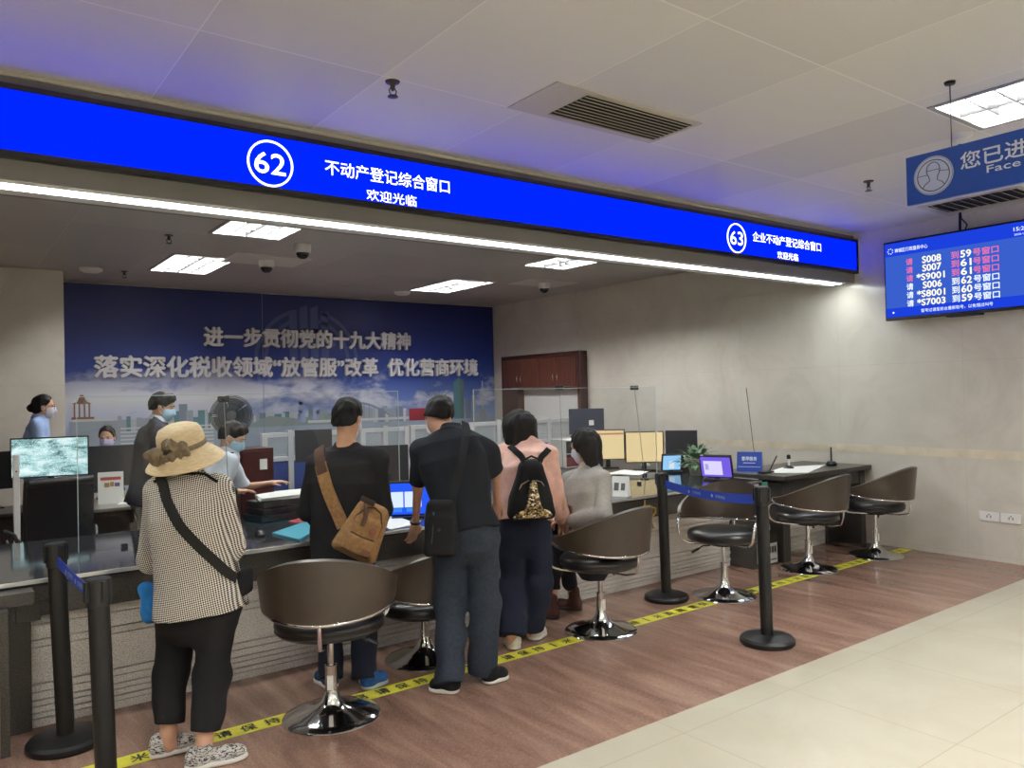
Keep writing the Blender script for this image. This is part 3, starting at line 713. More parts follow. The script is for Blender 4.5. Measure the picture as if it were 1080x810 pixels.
# ------------------------------------------------------------------ swivel bar chairs
def leather():
    t = NT('bronze_leather'); v = t.coord()
    t.color(t.ramp(t.noise(v, 5, 3), [(.3, (58, 49, 40)), (.7, (70, 60, 50))])); t.b.inputs['Roughness'].default_value = .36
    t.bump(t.noise(v, 260, 2), .06, .002); return t.m
LEA = leather(); SEATM = M('black_seat_leather', (24, 22, 21), .3, bump=.08, vscale=180)
def make_chair(label):
    r = empty('swivel_chair', (0, 0, 0), label, 'chair')
    A = math.radians(118)
    def top(t): return .705+.205*(0.5+0.5*math.cos(min(1.0, abs(t))*math.pi))**.85
    def bot(t): return .592+.066*abs(t)**1.6
    def plan(t, z):
        a = math.pi+t*A; fl = 1+.10*(z-.58)/.33
        rad = .325+.0*abs(t); x = rad*1.06*math.cos(a)*fl; y = rad*1.03*math.sin(a)*fl
        return x, y
    def fn(u, v):
        t = 2*u-1; tt = t*(1-.06*(abs(2*v-1))**6*abs(t)**3)
        e = (abs(t)**14)*.35; vv = v*(1-2*e*.5)+e*.5
        z = bot(t)+(top(t)-bot(t))*vv
        x, y = plan(tt, z); n_ = nrm((x, y, -.1)); return (x, y, z), n_
    sh = MB().slab(fn, 61, 13, .03).build('back_shell', LEA, r, angle=50, bevel=.010, seg=3)
    b = MB(); path = []
    for i in range(41):
        t = -1+2*i/40; x, y = plan(t*.97, bot(t)); f = 1.012; path.append((x*f, y*f, bot(t)-.012))
    for sgn, seq in ((1, path[::-1][:1]),):
        pass
    def tail(e, s):
        x, y, z = e
        return [(x+.055, y*.98, z-.035), (x+.075, y*.95, z-.10), (x+.06, y*.90, z-.16), (x+.02, y*.72, z-.195), (.03, y*.35, .435)]
    full = tail(path[0], -1)[::-1]+path+tail(path[-1], 1)
    P = [np.array(p) for p in full]; sm = []
    for i in range(len(P)-1):
        p0, p1, p2, p3 = P[max(i-1, 0)], P[i], P[i+1], P[min(i+2, len(P)-1)]
        for k in range(3):
            s = k/3; sm.append(.5*((2*p1)+(-p0+p2)*s+(2*p0-5*p1+4*p2-p3)*s*s+(-p0+3*p1-3*p2+p3)*s**3))
    sm.append(P[-1])
    b.tube(sm, .0115, 10).build('chrome_rail', CHROME, r)
    b = MB(); b.tube([(-.352, 0, .578), (-.345, 0, .52), (-.325, 0, .452), (-.24, 0, .43), (-.06, 0, .428)], .011, 10, flat=.6).build('back_strut', CHROME, r)
    b = MB(); b.lathe([(0, .45), (.20, .452), (.262, .462), (.284, .482), (.280, .496), (.286, .506), (.284, .522), (.268, .542), (.215, .558), (.12, .566), (0, .568)], (.0, 0, 0), 48, sx=.98, sy=1.02)
    b.build('seat_cushion', SEATM, r, angle=60)
    MB().lathe([(0, .415), (.10, .42), (.11, .43), (.11, .452), (0, .452)], (0, 0, 0), 24).build('seat_plate', BLACKM, r)
    MB().cyl((0, 0, .24), (0, 0, .41), .0175, n=20).lathe([(.026, .262), (.032, .262), (.032, .275), (.018, .278)], (0, 0, 0), 20).build('gas_lift', CHROME, r)
    b = MB(); b.lathe([(.255, 0), (.257, .006), (.25, .013), (.20, .024), (.13, .042), (.08, .062), (.052, .088), (.042, .115), (.034, .13), (.031, .15), (.030, .262), (0, .262)], (0, 0, 0), 64)
    b.build('base', CHROME, r, angle=60)
    MB().tube([(.02, -.10, .412), (.03, -.16, .405), (.05, -.20, .375)], .006, 8).cyl((.045, -.19, .382), (.07, -.245, .35), .011, n=10).build('lever', BLACK, r)
    MB().bb(-.0335, -.030, -.016, .016, .15, .225).build('paper_sticker', PAPER, r)
    for s in (-1, 1):
        x, y = plan(s*.985, .67); MB().lathe([(0, 0), (.022, 0), (.022, .008), (.01, .014), (0, .014)], (x+.0, y*1.04, .672), 14, axis=(0, s, 0)).build('bolt', CHROME, r)
    return r
ch = make_chair('bronze swivel chair in the foreground, between the hat woman and the tan bag')
ch.location = (1.698, 3.972, 0); ch.rotation_euler = (0, 0, math.radians(58))
c2 = dup(ch, (2.545, 4.44, 0), math.radians(96), 'lowered swivel chair half hidden behind the man in slate jeans')
for c in c2.children:
    if c.name.split('.')[0] in ('back_shell', 'chrome_rail', 'back_strut', 'seat_cushion', 'seat_plate', 'lever', 'bolt'): c.location.z -= .15
    if c.name.startswith('gas_lift'): c.location.z -= .03; c.scale = (1, 1, .80)
c3 = dup(ch, (3.812, 4.133, 0), math.radians(97), 'swivel chair with the seated woman in the grey blazer')
c4 = dup(ch, (5.217, 4.158, 0), math.radians(203), 'swivel chair turned to the hall behind the right blue belt')
c5 = dup(ch, (6.559, 4.245, 0), math.radians(95), 'swivel chair in front of the raised desk, next to the carton')
c6 = dup(ch, (7.575, 4.146, 0), math.radians(96), 'swivel chair farthest right, close to the marble wall')

# ------------------------------------------------------------------ glass screens on the counter
def glass(label, x0, x1, y, z1):
    r = empty('glass_screen', ((x0+x1)/2, y, CZ), label, 'glass screen'); oo = ((x0+x1)/2, y, CZ)
    MB().bb(x0, x1, y-.004, y+.004, CZ+.001, z1).build('pane', GLASS, r, oo)
    e_ = .0035; MB().bb(x0-e_, x0, y-.004, y+.004, CZ+.001, z1+e_).bb(x1, x1+e_, y-.004, y+.004, CZ+.001, z1+e_).bb(x0, x1, y-.004, y+.004, z1, z1+e_).build('polished_edge', M('glass_edge', (190, 206, 206), .25), r, oo)
    for x in (x0+.25, (x0+x1)/2, x1-.25):
        MB().bb(x-.018, x+.018, y-.012, y-.005, CZ, CZ+.022).bb(x-.018, x+.018, y+.005, y+.012, CZ, CZ+.022).bb(x-.018, x+.018, y-.012, y+.012, CZ, CZ+.003).build('clamp', CHARC, r, oo)
glass('clear glass screen on the counter in front of the mural, left', .70, 2.885, 5.37, 1.742)
glass('clear glass screen on the counter before the wall cabinet, right', 3.59, 5.75, 5.37, 1.742)

# ------------------------------------------------------------------ staff furniture behind the counter
SD = .74
LAM = M('grey_brown_laminate', (134, 130, 122), .3); LAMD = M('dark_brown_laminate', (44, 36, 33), .35)
def staff_desk(label, x0, x1, y0, y1, top, z=SD):
    o = ((x0+x1)/2, (y0+y1)/2, 0); r = empty('staff_desk', o, label, 'desk')
    MB().bb(x0, x1, y0, y1, z-.03, z).build('desk_top', top, r, o, bevel=.006)
    MB().bb(x0+.03, x1-.03, y0+.06, y0+.08, .08, z-.03).build('modesty_panel', LAMD, r, o)
    for x in (x0+.02, x1-.06): MB().bb(x, x+.04, y0+.05, y1-.05, 0, z-.03).build('leg_panel', LAMD, r, o)
    return r
staff_desk('grey brown staff desk with papers behind the left glass screen', 1.10, 2.05, 7.95, 9.45, LAM)
staff_desk('dark staff desk under the monitor showing a snowy picture', -1.2, 1.05, 8.27, 8.9, LAMD)
staff_desk('staff desk behind the man with the tan sling bag', 2.75, 4.5, 6.5, 8.1, LAM)
staff_desk('staff desk under the two cream-coloured screens', 5.2, 7.9, 6.15, 7.5, LAMD, .80)
staff_desk('small staff desk under the monitor with the white sticker', 6.5, 7.6, 7.6, 8.15, LAMD)

def face_frame(p):
    d = np.array([CAM[0]-p[0], CAM[1]-p[1], 0]); return nrm(d)
def monitor(label, u0, v0, u1, v1, dep, turn=0.0, screen=None, zfoot=SD, back=CHARC, tilt=0.0, extras=None, name='monitor', cat='monitor', foot=True, th=.035):
    c = J((u0+u1)/2, (v0+v1)/2, dep); w = (u1-u0)/FPX*dep; h = (v1-v0)/FPX*dep
    n_ = face_frame(c); a = math.atan2(n_[1], n_[0])+math.radians(turn); n_ = np.array([math.cos(a), math.sin(a), 0]); xd = np.array([-n_[1], n_[0], 0])
    up = nrm(np.array([0, 0, 1])-n_*math.tan(math.radians(tilt))); nn = np.cross(xd, up)
    base = np.array([c[0], c[1], zfoot]); r = empty(name, base, label, cat)
    R = np.array([xd, up, nn]).T
    MB().box(c-nn*th/2, (w, h, th), R).build('housing', back if screen is None else BLACK, r, base, bevel=.004)
    if screen is not None:
        e = .012
        MB().box(c+nn*.001, (w-2*e, h-2*e, .002), R).build('display', screen, r, base)
        if extras:
            for nm, mt, rects in extras:
                b = MB()
                for (x, y, ww, hh) in rects: b.box(c+nn*.0025+xd*(x-.5)*(w-2*e)+up*(y-.5)*(h-2*e), (ww*(w-2*e), hh*(h-2*e), .001), R)
                b.build(nm, mt, r, base)
    else:
        if extras:
            for nm, mt, rects in extras:
                b = MB()
                for (x, y, ww, hh) in rects: b.box(c+nn*.001+xd*(x-.5)*w+up*(y-.5)*h, (ww*w, hh*h, .003), R)
                b.build(nm, mt, r, base)
    if foot:
        s_ = -1 if screen is not None else 1
        bk = c-nn*(th+.02) if screen is not None else c-nn*(th+.02)
        zb = c[2]-h*.2
        MB().box(((bk+np.array([0, 0, 0]))[0], bk[1], (zb+zfoot)/2), (.05, .03, max(.02, zb-zfoot)), np.array([xd, np.cross([0, 0, 1], xd), (0, 0, 1)]).T).box((bk[0], bk[1], zfoot+.008), (.24, .18, .014), np.array([xd, np.cross([0, 0, 1], xd), (0, 0, 1)]).T).build('stand', BLACK, r, base, bevel=.004)
    return r
def m_snow():
    t = NT('snowy_wallpaper'); v = t.coord((2.2, 2.2, 6)); t.b.inputs['Base Color'].default_value = (0, 0, 0, 1)
    n = t.noise(v, 2.2, 7, .65, .6); c = t.ramp(n, [(.35, (52, 96, 98)), (.5, (150, 190, 192)), (.62, (205, 222, 222))])
    s = t.noise(t.coord((1, 1, 1)), 90, 2, .8); c = t.mix(t.math('MULTIPLY', t.math('GREATER_THAN', s, .6), .8), c, (225, 238, 238))
    t.link(c, t.b.inputs['Emission Color']); t.b.inputs['Emission Strength'].default_value = .75; return t.m
CRS = emis('cream_screen', (.72, .56, .30), 1.0)
monitor('wide monitor showing a snowy picture above the black office chair', 17, 461, 89, 503, 7.3, -6, m_snow())
monitor('black monitor cut off by the left picture edge', -40, 477, 15, 517, 7.25, 12, None, back=BLACK)
monitor('dark monitor seen from behind in front of the seated masked clerk', 88, 470, 142, 513, 7.9, 0, None)
monitor('dark monitor back left of the man with the tan bag', 312, 453, 350, 487, 8.2, 4, None)
monitor('grey monitor back right of the man with the tan bag', 372, 470, 431, 512, 7.5, 6, None)
monitor('dark monitor back with a small white sticker behind the seated woman', 600, 431, 637, 458, 10.5, 0, None, back=M('slate_plastic', (44, 48, 66), .5), extras=[('sticker', PAPER, [(.64, .45, .14, .2)])])
monitor('cream-lit screen on the left of the pair, beside the seated woman', 624, 453, 659, 485, 9.2, 6, CRS, zfoot=.80, extras=[('menu_bar', emis('cream_bar', (.42, .2, .12), 1.0), [(.5, .88, .98, .06)])])
monitor('cream-lit screen on the right of the pair, behind the document camera', 659.5, 455, 700, 488, 8.85, 8, CRS, zfoot=.80)
monitor('dark monitor back nearest the right wall above the plant', 702, 454, 735, 480, 9.6, -8, None, zfoot=.80)
SBL = emis('screen_blue', (.02, .09, .80), 1.0); SPW = emis('screen_pale', (.62, .74, .95), 1.0); SPU = emis('screen_violet', (.16, .10, .66), 1.0); SLI = emis('screen_lilac', (.62, .58, .92), 1.0)
monitor('counter touch screen with blue header between the two standing men', 405, 507, 455, 545, 5.80, 0, SBL, zfoot=CZ, tilt=-14, extras=[('white_panels', SPW, [(.22, .48, .36, .5), (.62, .48, .38, .5)]), ('blue_buttons', emis('screen_button', (.04, .22, .75), 1), [(.22, .14, .3, .12), (.62, .14, .3, .12)])], name='touch_screen', cat='screen')
monitor('small tablet with pale blue picture left of the plant', 698, 479, 719, 497, 8.55, 14, emis('tablet_sky', (.26, .52, .80), 1), zfoot=CZ, tilt=-16, extras=[('icons', emis('tablet_icons', (.55, .66, .72), 1), [(.5, .35, .3, .5)])], name='tablet', cat='tablet')
monitor('violet and white tablet on a stand right of the plant', 738, 480, 772, 505, 7.75, -16, SPU, zfoot=CZ, tilt=-20, extras=[('pale_page', SLI, [(.40, .45, .62, .7)]), ('grey_boxes', emis('tablet_grey', (.3, .3, .5), 1), [(.2, .5, .12, .3)])], name='tablet', cat='tablet')

# ------------------------------------------------------------------ office chair, dividers, cabinet, fan
def office_chair(label, p, rz, h=.93):
    r = empty('office_chair', (p[0], p[1], 0), label, 'chair', rz)
    b = MB()
    def fn(u, v):
        x = (u-.5)*.50; z = .52+v*(h-.52); y = .26+.03*math.cos((u-.5)*3)+.06*(v)**2-.0; return (x, -y, z), (0, -1, .05)
    b.slab(fn, 13, 13, .07); b.build('backrest', M('black_chair_leather', (23, 23, 26), .42), r, bevel=.018, seg=3)
    MB().cyl((-.235, -.35, h-.02), (.235, -.35, h-.02), .035, n=18).build('headrest_roll', M('black_chair_leather', (23, 23, 26), .42), r, bevel=.01)
    MB().bb(-.25, .25, -.25, .25, .43, .52).build('seat', M('black_chair_leather', (23, 23, 26), .42), r, bevel=.03, seg=3)
    for s in (-1, 1): MB().tube([(s*.27, -.28, .60), (s*.29, -.2, .68), (s*.29, .12, .68), (s*.28, .16, .6), (s*.24, .1, .46)], .018, 8).build('armrest', CHARC, r)
    MB().cyl((0, 0, .08), (0, 0, .44), .028, n=16).build('column', CHROME, r)
    b = MB()
    for k in range(5):
        a = 2*math.pi*k/5; b.tube([(0, 0, .1), (.3*math.cos(a), .3*math.sin(a), .075)], .02, 8)
        b.lathe([(0, -.02), (.035, -.02), (.035, .02), (0, .02)], (.3*math.cos(a), .3*math.sin(a), .036), 14, axis=(-math.sin(a), math.cos(a), 0))
    b.build('star_base', CHARC, r); return r
p = J(52, 540, 6.45); oc = office_chair('black office chair with its back to the hall, below the snowy monitor', p, math.radians(8), 1.11)
DIV = M('divider_white_frame', (205, 208, 212), .35, .3); DBL = M('divider_blue_panel', (52, 70, 132), .6); DGL = M('divider_blind', (168, 176, 182), .5)
def divider(label, x0, x1, y, z, n):
    o = ((x0+x1)/2, y, 0); r = empty('desk_divider', o, label, 'divider')
    b = MB()
    for i in range(n+1):
        x = x0+(x1-x0)*i/n; b.bb(x-.03, x+.03, y-.03, y+.03, 0, z+(.02 if i % 2 else 0))
    for zz in (.05, 1.03, z-.05): b.bb(x0, x1, y-.022, y+.022, zz, zz+.05)
    b.build('frame', DIV, r, o, bevel=.003)
    MB().bb(x0, x1, y-.012, y+.012, .1, 1.03).build('lower_panel', DBL, r, o)
    b = MB(); zz = 1.09
    while zz < z-.05: b.box(((x0+x1)/2, y, zz), (x1-x0, .016, .012)); zz += .02
    b.build('blind_slats', DGL, r, o)
YD = 8.32; xd_ = lambda u: onY(u, 450, YD)[0]
divider('white framed blue desk divider left of the man with the tan bag', xd_(278), xd_(428), YD, 1.34, 6)
divider('white framed blue desk divider behind the man in the black T-shirt', xd_(428)+.08, xd_(603), YD, 1.35, 6)
p = J(268, 472, 7.6)
o = (p[0], p[1], 0); r = empty('drawer_cabinet', o, 'dark red office cabinet with a paper note beside the fan', 'cabinet')
MB().bb(p[0]-.20, p[0]+.12, p[1]-.2, p[1]+.2, 0, p[2]).build('body', WOODD, r, o, bevel=.005)
d = MB().bb(p[0]-.18, p[0]+.10, p[1]-.215, p[1]-.2, .08, p[2]-.02).build('door', M('maroon_door', (66, 26, 24), .35), r, o, bevel=.003)
MB().bb(p[0]-.02, p[0]+.05, p[1]-.219, p[1]-.216, p[2]-.2, p[2]-.1).build('paper_note', PAPER, d, o)
fp = J(244, 438, 8.0); fx, fy, fz = fp
o = (fx, fy, 0); r = empty('standing_fan', o, 'black standing fan in front of the mural behind the hat woman', 'fan')
n_ = face_frame(fp)
MB().lathe([(0, 0), (.2, 0), (.2, .015), (.05, .04), (0, .045)], (fx, fy, 0), 32).cyl((fx, fy, .03), (fx, fy, fz-.05), .014, n=12).build('stand', BLACKM, r, o)
MB().lathe([(0, -.16), (.05, -.15), (.06, -.08), (.045, -.05), (0, -.045)], fp, 20, axis=n_).build('motor', BLACKM, r, o)
b = MB(); xx, yy = b.frame(n_)
for rr, zz in ((.205, 0), (.19, .035), (.12, .055), (.05, .06), (.19, -.04), (.12, -.06)):
    b.tube([fp+n_*zz+rr*(math.cos(a)*xx+math.sin(a)*yy) for a in np.linspace(0, 2*math.pi, 33)[:-1]], .004, 6, True)
for a in np.linspace(0, 2*math.pi, 57)[:-1]:
    dv = math.cos(a)*xx+math.sin(a)*yy
    b.tube([fp+n_*.06+dv*.05, fp+n_*.055+dv*.12, fp+n_*.035+dv*.19, fp+dv*.205, fp-n_*.04+dv*.19, fp-n_*.06+dv*.1], .0026, 4)
b.build('cage', M('fan_cage', (40, 42, 46), .4, .4), r, o)
MB().lathe([(0, .052), (.05, .055), (.05, .066), (0, .07)], fp, 20, axis=n_).build('badge', M('fan_badge', (70, 74, 80), .4), r, o)
for k in range(5):
    a0 = 2*math.pi*k/5
    def fn(u, v, a0=a0):
        rr = .03+.15*u; a = a0+(v-.5)*(1.3-.2*u); return fp+rr*(math.cos(a)*xx+math.sin(a)*yy)+n_*(.02*(v-.5)), n_
    MB().slab(fn, 8, 6, .004).build('blade', M('fan_blade', (84, 90, 100), .3), r, o)
# rack of binders
p = J(603, 472, 9.6); o = (p[0], p[1], .80); r = empty('binder_rack', o, 'white rack with dark and maroon boxes between the pink jacket and the bob haircut', 'rack')
x0, y0 = p[0]-.22, p[1]
b = MB()
SD_, SD = SD, .80
for z in (SD, SD+.16, SD+.32): b.bb(x0, x0+.44, y0-.14, y0+.14, z, z+.012)
for x in (x0, x0+.43): b.bb(x, x+.012, y0-.14, y0+.14, SD, SD+.33)
b.build('frame', WHITEP, r, o)
for (nm, xa, xb, za, zb, mt) in (('binder', .02, .40, .012, .13, M('maroon_binder', (120, 34, 50), .5)), ('binder', .02, .2, .172, .30, CHARC), ('binder', .22, .41, .172, .29, M('dark_blue_binder', (40, 50, 80), .5))):
    MB().bb(x0+xa, x0+xb, y0-.13, y0+.1, SD+za, SD+zb).build('file_box', mt, r, o, bevel=.003)

SD = SD_
# ------------------------------------------------------------------ small things on the counter and desks
def camera_pole(label, u0, v0, u1, dep, z0, head=True):
    t = J(u0, v0, dep); bpos = J(u1, 450, dep); bpos = np.array([bpos[0], bpos[1], z0]); o = bpos
    r = empty('camera_pole', o, label, 'camera')
    MB().lathe([(0, 0), (.045, 0), (.045, .008), (.01, .014), (0, .014)], bpos, 20).build('foot', BLACKM, r, o)
    MB().cyl(bpos+[0, 0, .01], t, .0032, n=8).build('rod', BLACKM if not head else M('grey_rod', (150, 152, 155), .35, .5), r, o)
    if head:
        n_ = face_frame(t); MB().box(t, (.085, .035, .045), np.array([(-n_[1], n_[0], 0), n_, (0, 0, 1)]).T).lathe([(0, .017), (.013, .017), (.013, .026), (0, .026)], t, 14, axis=n_).build('head', BLACK, r, o, bevel=.006)
    return r
camera_pole('small black camera on a thin pole in front of the fan', 236, 421, 241, 5.75, CZ)
camera_pole('small black camera on a pole above the woman in pink', 590, 409, 593, 7.7, CZ)
camera_pole('small black camera on a pole above the cream screens', 669, 409, 679, 8.0, CZ)
camera_pole('thin leaning rod on the raised desk behind the blue sign block', 787, 409, 796, 8.55, DZ, False)
def sheet_stack(label, corners, z, mat, n=1, name='paper', cat='paper', th=.003, curl=0.0, base=None):
    P = [np.array([c[0], c[1], z]) for c in corners]; o = sum(P)/4; b = MB()
    for k in range(n):
        a = math.radians(rnd.uniform(-5, 5)*(k > 0)); R = np.array(Matrix.Rotation(a, 3, 'Z')); Q = [o+R@(p_-o)+np.array([0, 0, k*th]) for p_ in P]
        def fn(u, v):
            p_ = Q[0]*(1-u)*(1-v)+Q[1]*u*(1-v)+Q[2]*u*v+Q[3]*(1-u)*v; return p_+np.array([0, 0, th/2+curl*math.sin(u*3)*math.sin(v*2.5)]), (0, 0, 1)
        b.slab(fn, 7, 7, th*.9)
    return tag(b.build(name, mat, None, o), label, cat)
def zc(z, *pts): return [onZ(u, v, z)[:2] for u, v in pts]
sheet_stack('teal folder lying on the counter beside a black mouse', zc(CZ+.004, (287, 563), (322, 551), (338, 557), (316, 570)), CZ+.0005, M('teal_folder', (66, 156, 178), .4), 1, 'folder', 'folder', .012)
sheet_stack('red folder on the counter behind the teal folder', zc(CZ+.004, (304, 551), (326, 544), (337, 546), (320, 552.5)), CZ+.0005, M('red_folder', (176, 52, 62), .5), 1, 'folder', 'folder', .012)
sheet_stack('white sheets on the counter between the two men', zc(CZ, (398, 551), (413, 544), (441, 553), (412, 559)), CZ+.0005, PAPER, 3, 'paper', 'paper', .002)
sheet_stack('white papers on the grey brown desk behind the left glass', zc(SD, (126, 533), (129, 526), (146, 523), (149, 531)), SD+.0005, PAPER, 3)
sheet_stack('white sheet on the dark desk below the cream screens', zc(.80, (641, 500), (656, 496), (684, 497.5), (674, 501.5)), .8005, PAPER, 2)
sheet_stack('large white sheet lying flat on the raised desk', zc(DZ, (806, 499), (826, 493), (872, 490), (852, 499)), DZ+.0005, PAPER, 1)
# folder pile with papers in front of the officer
P0, P1 = onZ(252, 548, CZ), onZ(292, 545, CZ)
b = MB(); cx, cy = 2.06, 5.84; R = np.array(Matrix.Rotation(math.radians(12), 3, 'Z'))
for k, (w, d_, h) in enumerate(((.36, .27, .05), (.34, .26, .045), (.35, .25, .05))): b.box((cx+.01*k, cy, CZ+.001+.025+.049*k), (w, d_, h*.94), R)
tag(b.build('binder_pile', M('black_binder', (22, 24, 30), .5), None, (cx, cy, CZ), bevel=.006), 'pile of black binders on the counter under loose white papers', 'binder')
sheet_stack('loose white papers spread over the black binders', [(cx-.14, cy-.12), (cx+.36, cy-.10), (cx+.42, cy+.18), (cx-.08, cy+.16)], CZ+.152, PAPER, 5, 'paper', 'paper', .005, .012)
m = onZ(274, 565, CZ); b = MB(); b.lathe([(0, 0), (.034, 0), (.037, .012), (.03, .028), (.015, .036), (0, .038)], (m[0], m[1], CZ+.0005), 24, sx=1.0, sy=1.6)
tag(b.build('mouse', BLACK, None, (m[0], m[1], CZ)), 'black computer mouse on the dark counter', 'mouse')
def card_stand(label, u, v, dep_z, w, h, mat_face, marks, turn=0, name='card_stand', y=None):
    c = onZ(u, v, dep_z) if y is None else onY(u, v, y)*[1, 1, 0]+[0, 0, dep_z]; n_ = face_frame(c); a = math.atan2(n_[1], n_[0])+math.radians(turn); n_ = np.array([math.cos(a), math.sin(a), 0]); xd = np.array([-n_[1], n_[0], 0])
    r = empty(name, (c[0], c[1], dep_z), label, 'sign'); o = (c[0], c[1], dep_z); b = MB()
    b.prism([(-.05, 0), (.05, 0), (.004, h), (-.004, h)], c+xd*w/2, n_, (0, 0, 1), -w if np.cross(n_, (0, 0, 1))@xd > 0 else w)
    ob = b.build('stand', mat_face, r, o)
    sl = nrm(n_*(-.046)+np.array([0, 0, h])); nn = np.cross(xd, sl); f0 = c+n_*.05
    R = np.array([xd, sl, nn]).T
    for nm, mt, rects in marks:
        b = MB()
        for x, y, ww, hh in rects: b.box(f0+xd*(x-.5)*w+sl*y*h+nn*.001, (ww*w, hh*h, .001), R)
        b.build(nm, mt, r, o)
    return r, f0, xd, sl, nn
INK = M('grey_ink', (90, 92, 96), .6); RED = M('print_red', (186, 84, 80), .6); GOLD = M('print_gold', (170, 138, 70), .6); PURP = M('print_purple', (110, 90, 140), .6)
card_stand('white card stand with two small pictures beside the seated woman', 655, 523, CZ, .15, .17, PAPER, [('printed_pictures', INK, [(.3, .5, .28, .4), (.7, .5, .24, .36)])], -20)
card_stand('white picture card standing on the desk left of the hat woman', 117, 523, SD, .22, .30, PAPER, [('printed_picture', RED, [(.5, .8, .8, .1)]), ('printed_figures', GOLD, [(.35, .6, .2, .14), (.55, .62, .15, .14)]), ('printed_block', PURP, [(.75, .6, .2, .12)])], 0, y=8.35)
rr, f0, xd, sl, nn = card_stand('blue sign block with white words on the raised desk', 791, 497, DZ, .25, .20, M('sign_block_blue', (34, 70, 170), .3), [], -10)
b = MB(); text_into(b, '暂停服务', f0+sl*.135+nn*.002, xd, sl, .15, .042, bold=.02)
b.box(f0+sl*.09+nn*.0015, (.12, .006, .001), np.array([xd, sl, nn]).T).box(f0+sl*.05+nn*.0015, (.22, .004, .001), np.array([xd, sl, nn]).T)
b.build('lettering', M('sign_white', (226, 230, 240), .5), rr, tuple(rr.location), smooth=False)
# document camera
c = onZ(681, 491, .80); r = empty('document_camera', c, 'white document camera with two black heads before the cream screen', 'camera'); o = c
MB().lathe([(0, 0), (.06, 0), (.06, .015), (.025, .03), (0, .03)], c, 24).cyl(c+[0, 0, .02], c+[0, 0, .30], .022, n=14).build('post', WHITEP, r, o)
n_ = face_frame(c); xd = np.array([-n_[1], n_[0], 0])
for s, z in ((-1, .30), (1, .32)): MB().tube([c+[0, 0, .28], c+xd*s*.04+n_*.05+[0, 0, z], c+xd*s*.09+n_*.08+[0, 0, z-.01]], .008, 8).lathe([(0, .012), (.045, .0), (.04, -.022), (0, -.026)], c+xd*s*.09+n_*.08+[0, 0, z-.01], 18).build('camera_head', BLACK, r, o)
# plant
c = onZ(735, 501, CZ); r = empty('potted_plant', c, 'leafy green potted plant between the two small tablets', 'plant'); o = c
MB().lathe([(0, 0), (.07, 0), (.09, .10), (.095, .12), (.085, .12), (.08, .1), (0, .1)], c+[0, 0, .0005], 28).build('pot', M('plant_pot', (150, 156, 140), .5), r, o)
b = MB(); rg = random.Random(3)
for k in range(170):
    a = rg.uniform(0, 6.28); l = rg.uniform(.12, .30); el = rg.uniform(.15, 1.35); dv = np.array([math.cos(a)*math.cos(el), math.sin(a)*math.cos(el), math.sin(el)])
    p0 = c+[0, 0, .11]+dv*l*.55; sd = nrm(np.cross(dv, (0, 0, 1)))*rg.uniform(.014, .03); tip = p0+dv*l*.65+np.array([0, 0, -.07*l/.2])
    mid = (p0+tip)/2+np.array([0, 0, .015]); b._add([p0, mid+sd, tip, mid-sd, mid+np.array([0, 0, -.004])], [(0, 1, 4), (1, 2, 4), (2, 3, 4), (3, 0, 4)])
b.build('foliage', M('plant_green', (96, 124, 92), .5, var=.25, vscale=9), r, o, smooth=False)
# bits on the raised desk
def on_desk(u, v): q = onZ(u, v, DZ); return np.array([q[0], q[1], DZ+.0005])
c = on_desk(808, 499); r = empty('phone_holder', c, 'black angled phone holder at the left end of the raised desk', 'stand'); o = c
MB().box(c+[0, 0, .01], (.16, .08, .02)).build('foot', BLACK, r, o, bevel=.004)
MB().cyl(c+[.02, -.02, .01], c+[.10, -.06, .17], .007, n=8).build('arm', BLACK, r, o)
c = on_desk(832, 494); r = empty('desk_webcam', c, 'small webcam with white stem on the raised desk behind the sheet', 'camera'); o = c
MB().lathe([(0, 0), (.055, 0), (.05, .012), (.02, .03), (0, .03)], c, 20).build('foot', BLACK, r, o)
MB().cyl(c+[0, 0, .02], c+[0, 0, .12], .011, n=10).build('stem', WHITEP, r, o); MB().lathe([(0, .1), (.02, .1), (.022, .13), (.014, .145), (0, .148)], c, 16).build('head', BLACK, r, o)
c = on_desk(877, 491); r = empty('desk_antenna', c, 'black rod on a round foot at the right part of the raised desk', 'antenna'); o = c
MB().lathe([(0, 0), (.05, 0), (.06, .02), (.04, .045), (0, .05)], c, 20).build('foot', BLACK, r, o); MB().cyl(c+[0, 0, .03], c+[0, 0, .2], .009, n=8).build('rod', BLACK, r, o)
c = onY(806.5, 512, 4.548); tag(MB().box((c[0], 4.5475, c[2]), (.09, .004, .07)).box((c[0], 4.545, c[2]+.015), (.07, .001, .012)).build('green_card', M('green_card', (70, 150, 130), .5), None, (c[0], 4.5475, c[2])), 'small green card on the desk front behind the right queue post', 'card')
c = onZ(800, 497, CZ); c = onZ(772, 503, CZ); c = np.array([6.63, 5.18, DZ]); r = empty('small_sensor', c, 'small white sensor on a stem right of the violet tablet', 'sensor'); o = c
MB().lathe([(0, 0), (.03, 0), (.028, .01), (.008, .016), (.007, .12), (0, .12)], c+[0, 0, .0005], 16).build('stem', WHITEP, r, o); MB().lathe([(0, .12), (.02, .122), (.022, .135), (0, .145)], c, 14).build('head', WHITEP, r, o)
# left end of the staff desks
c = J(17, 500, 6.88); c[2] = 0; r = empty('white_speaker', c, 'slim white floor-standing speaker at the left edge of the snowy monitor', 'speaker'); o = c
MB().box(c+[0, 0, .64], (.05, .05, 1.25)).lathe([(0, 0), (.08, 0), (.08, .012), (.03, .02), (0, .02)], c, 28).build('casing', WHITEP, r, o, bevel=.006); MB().box(c+[0, -.026, 1.12], (.012, .004, .012)).build('button', BLACK, r, o)
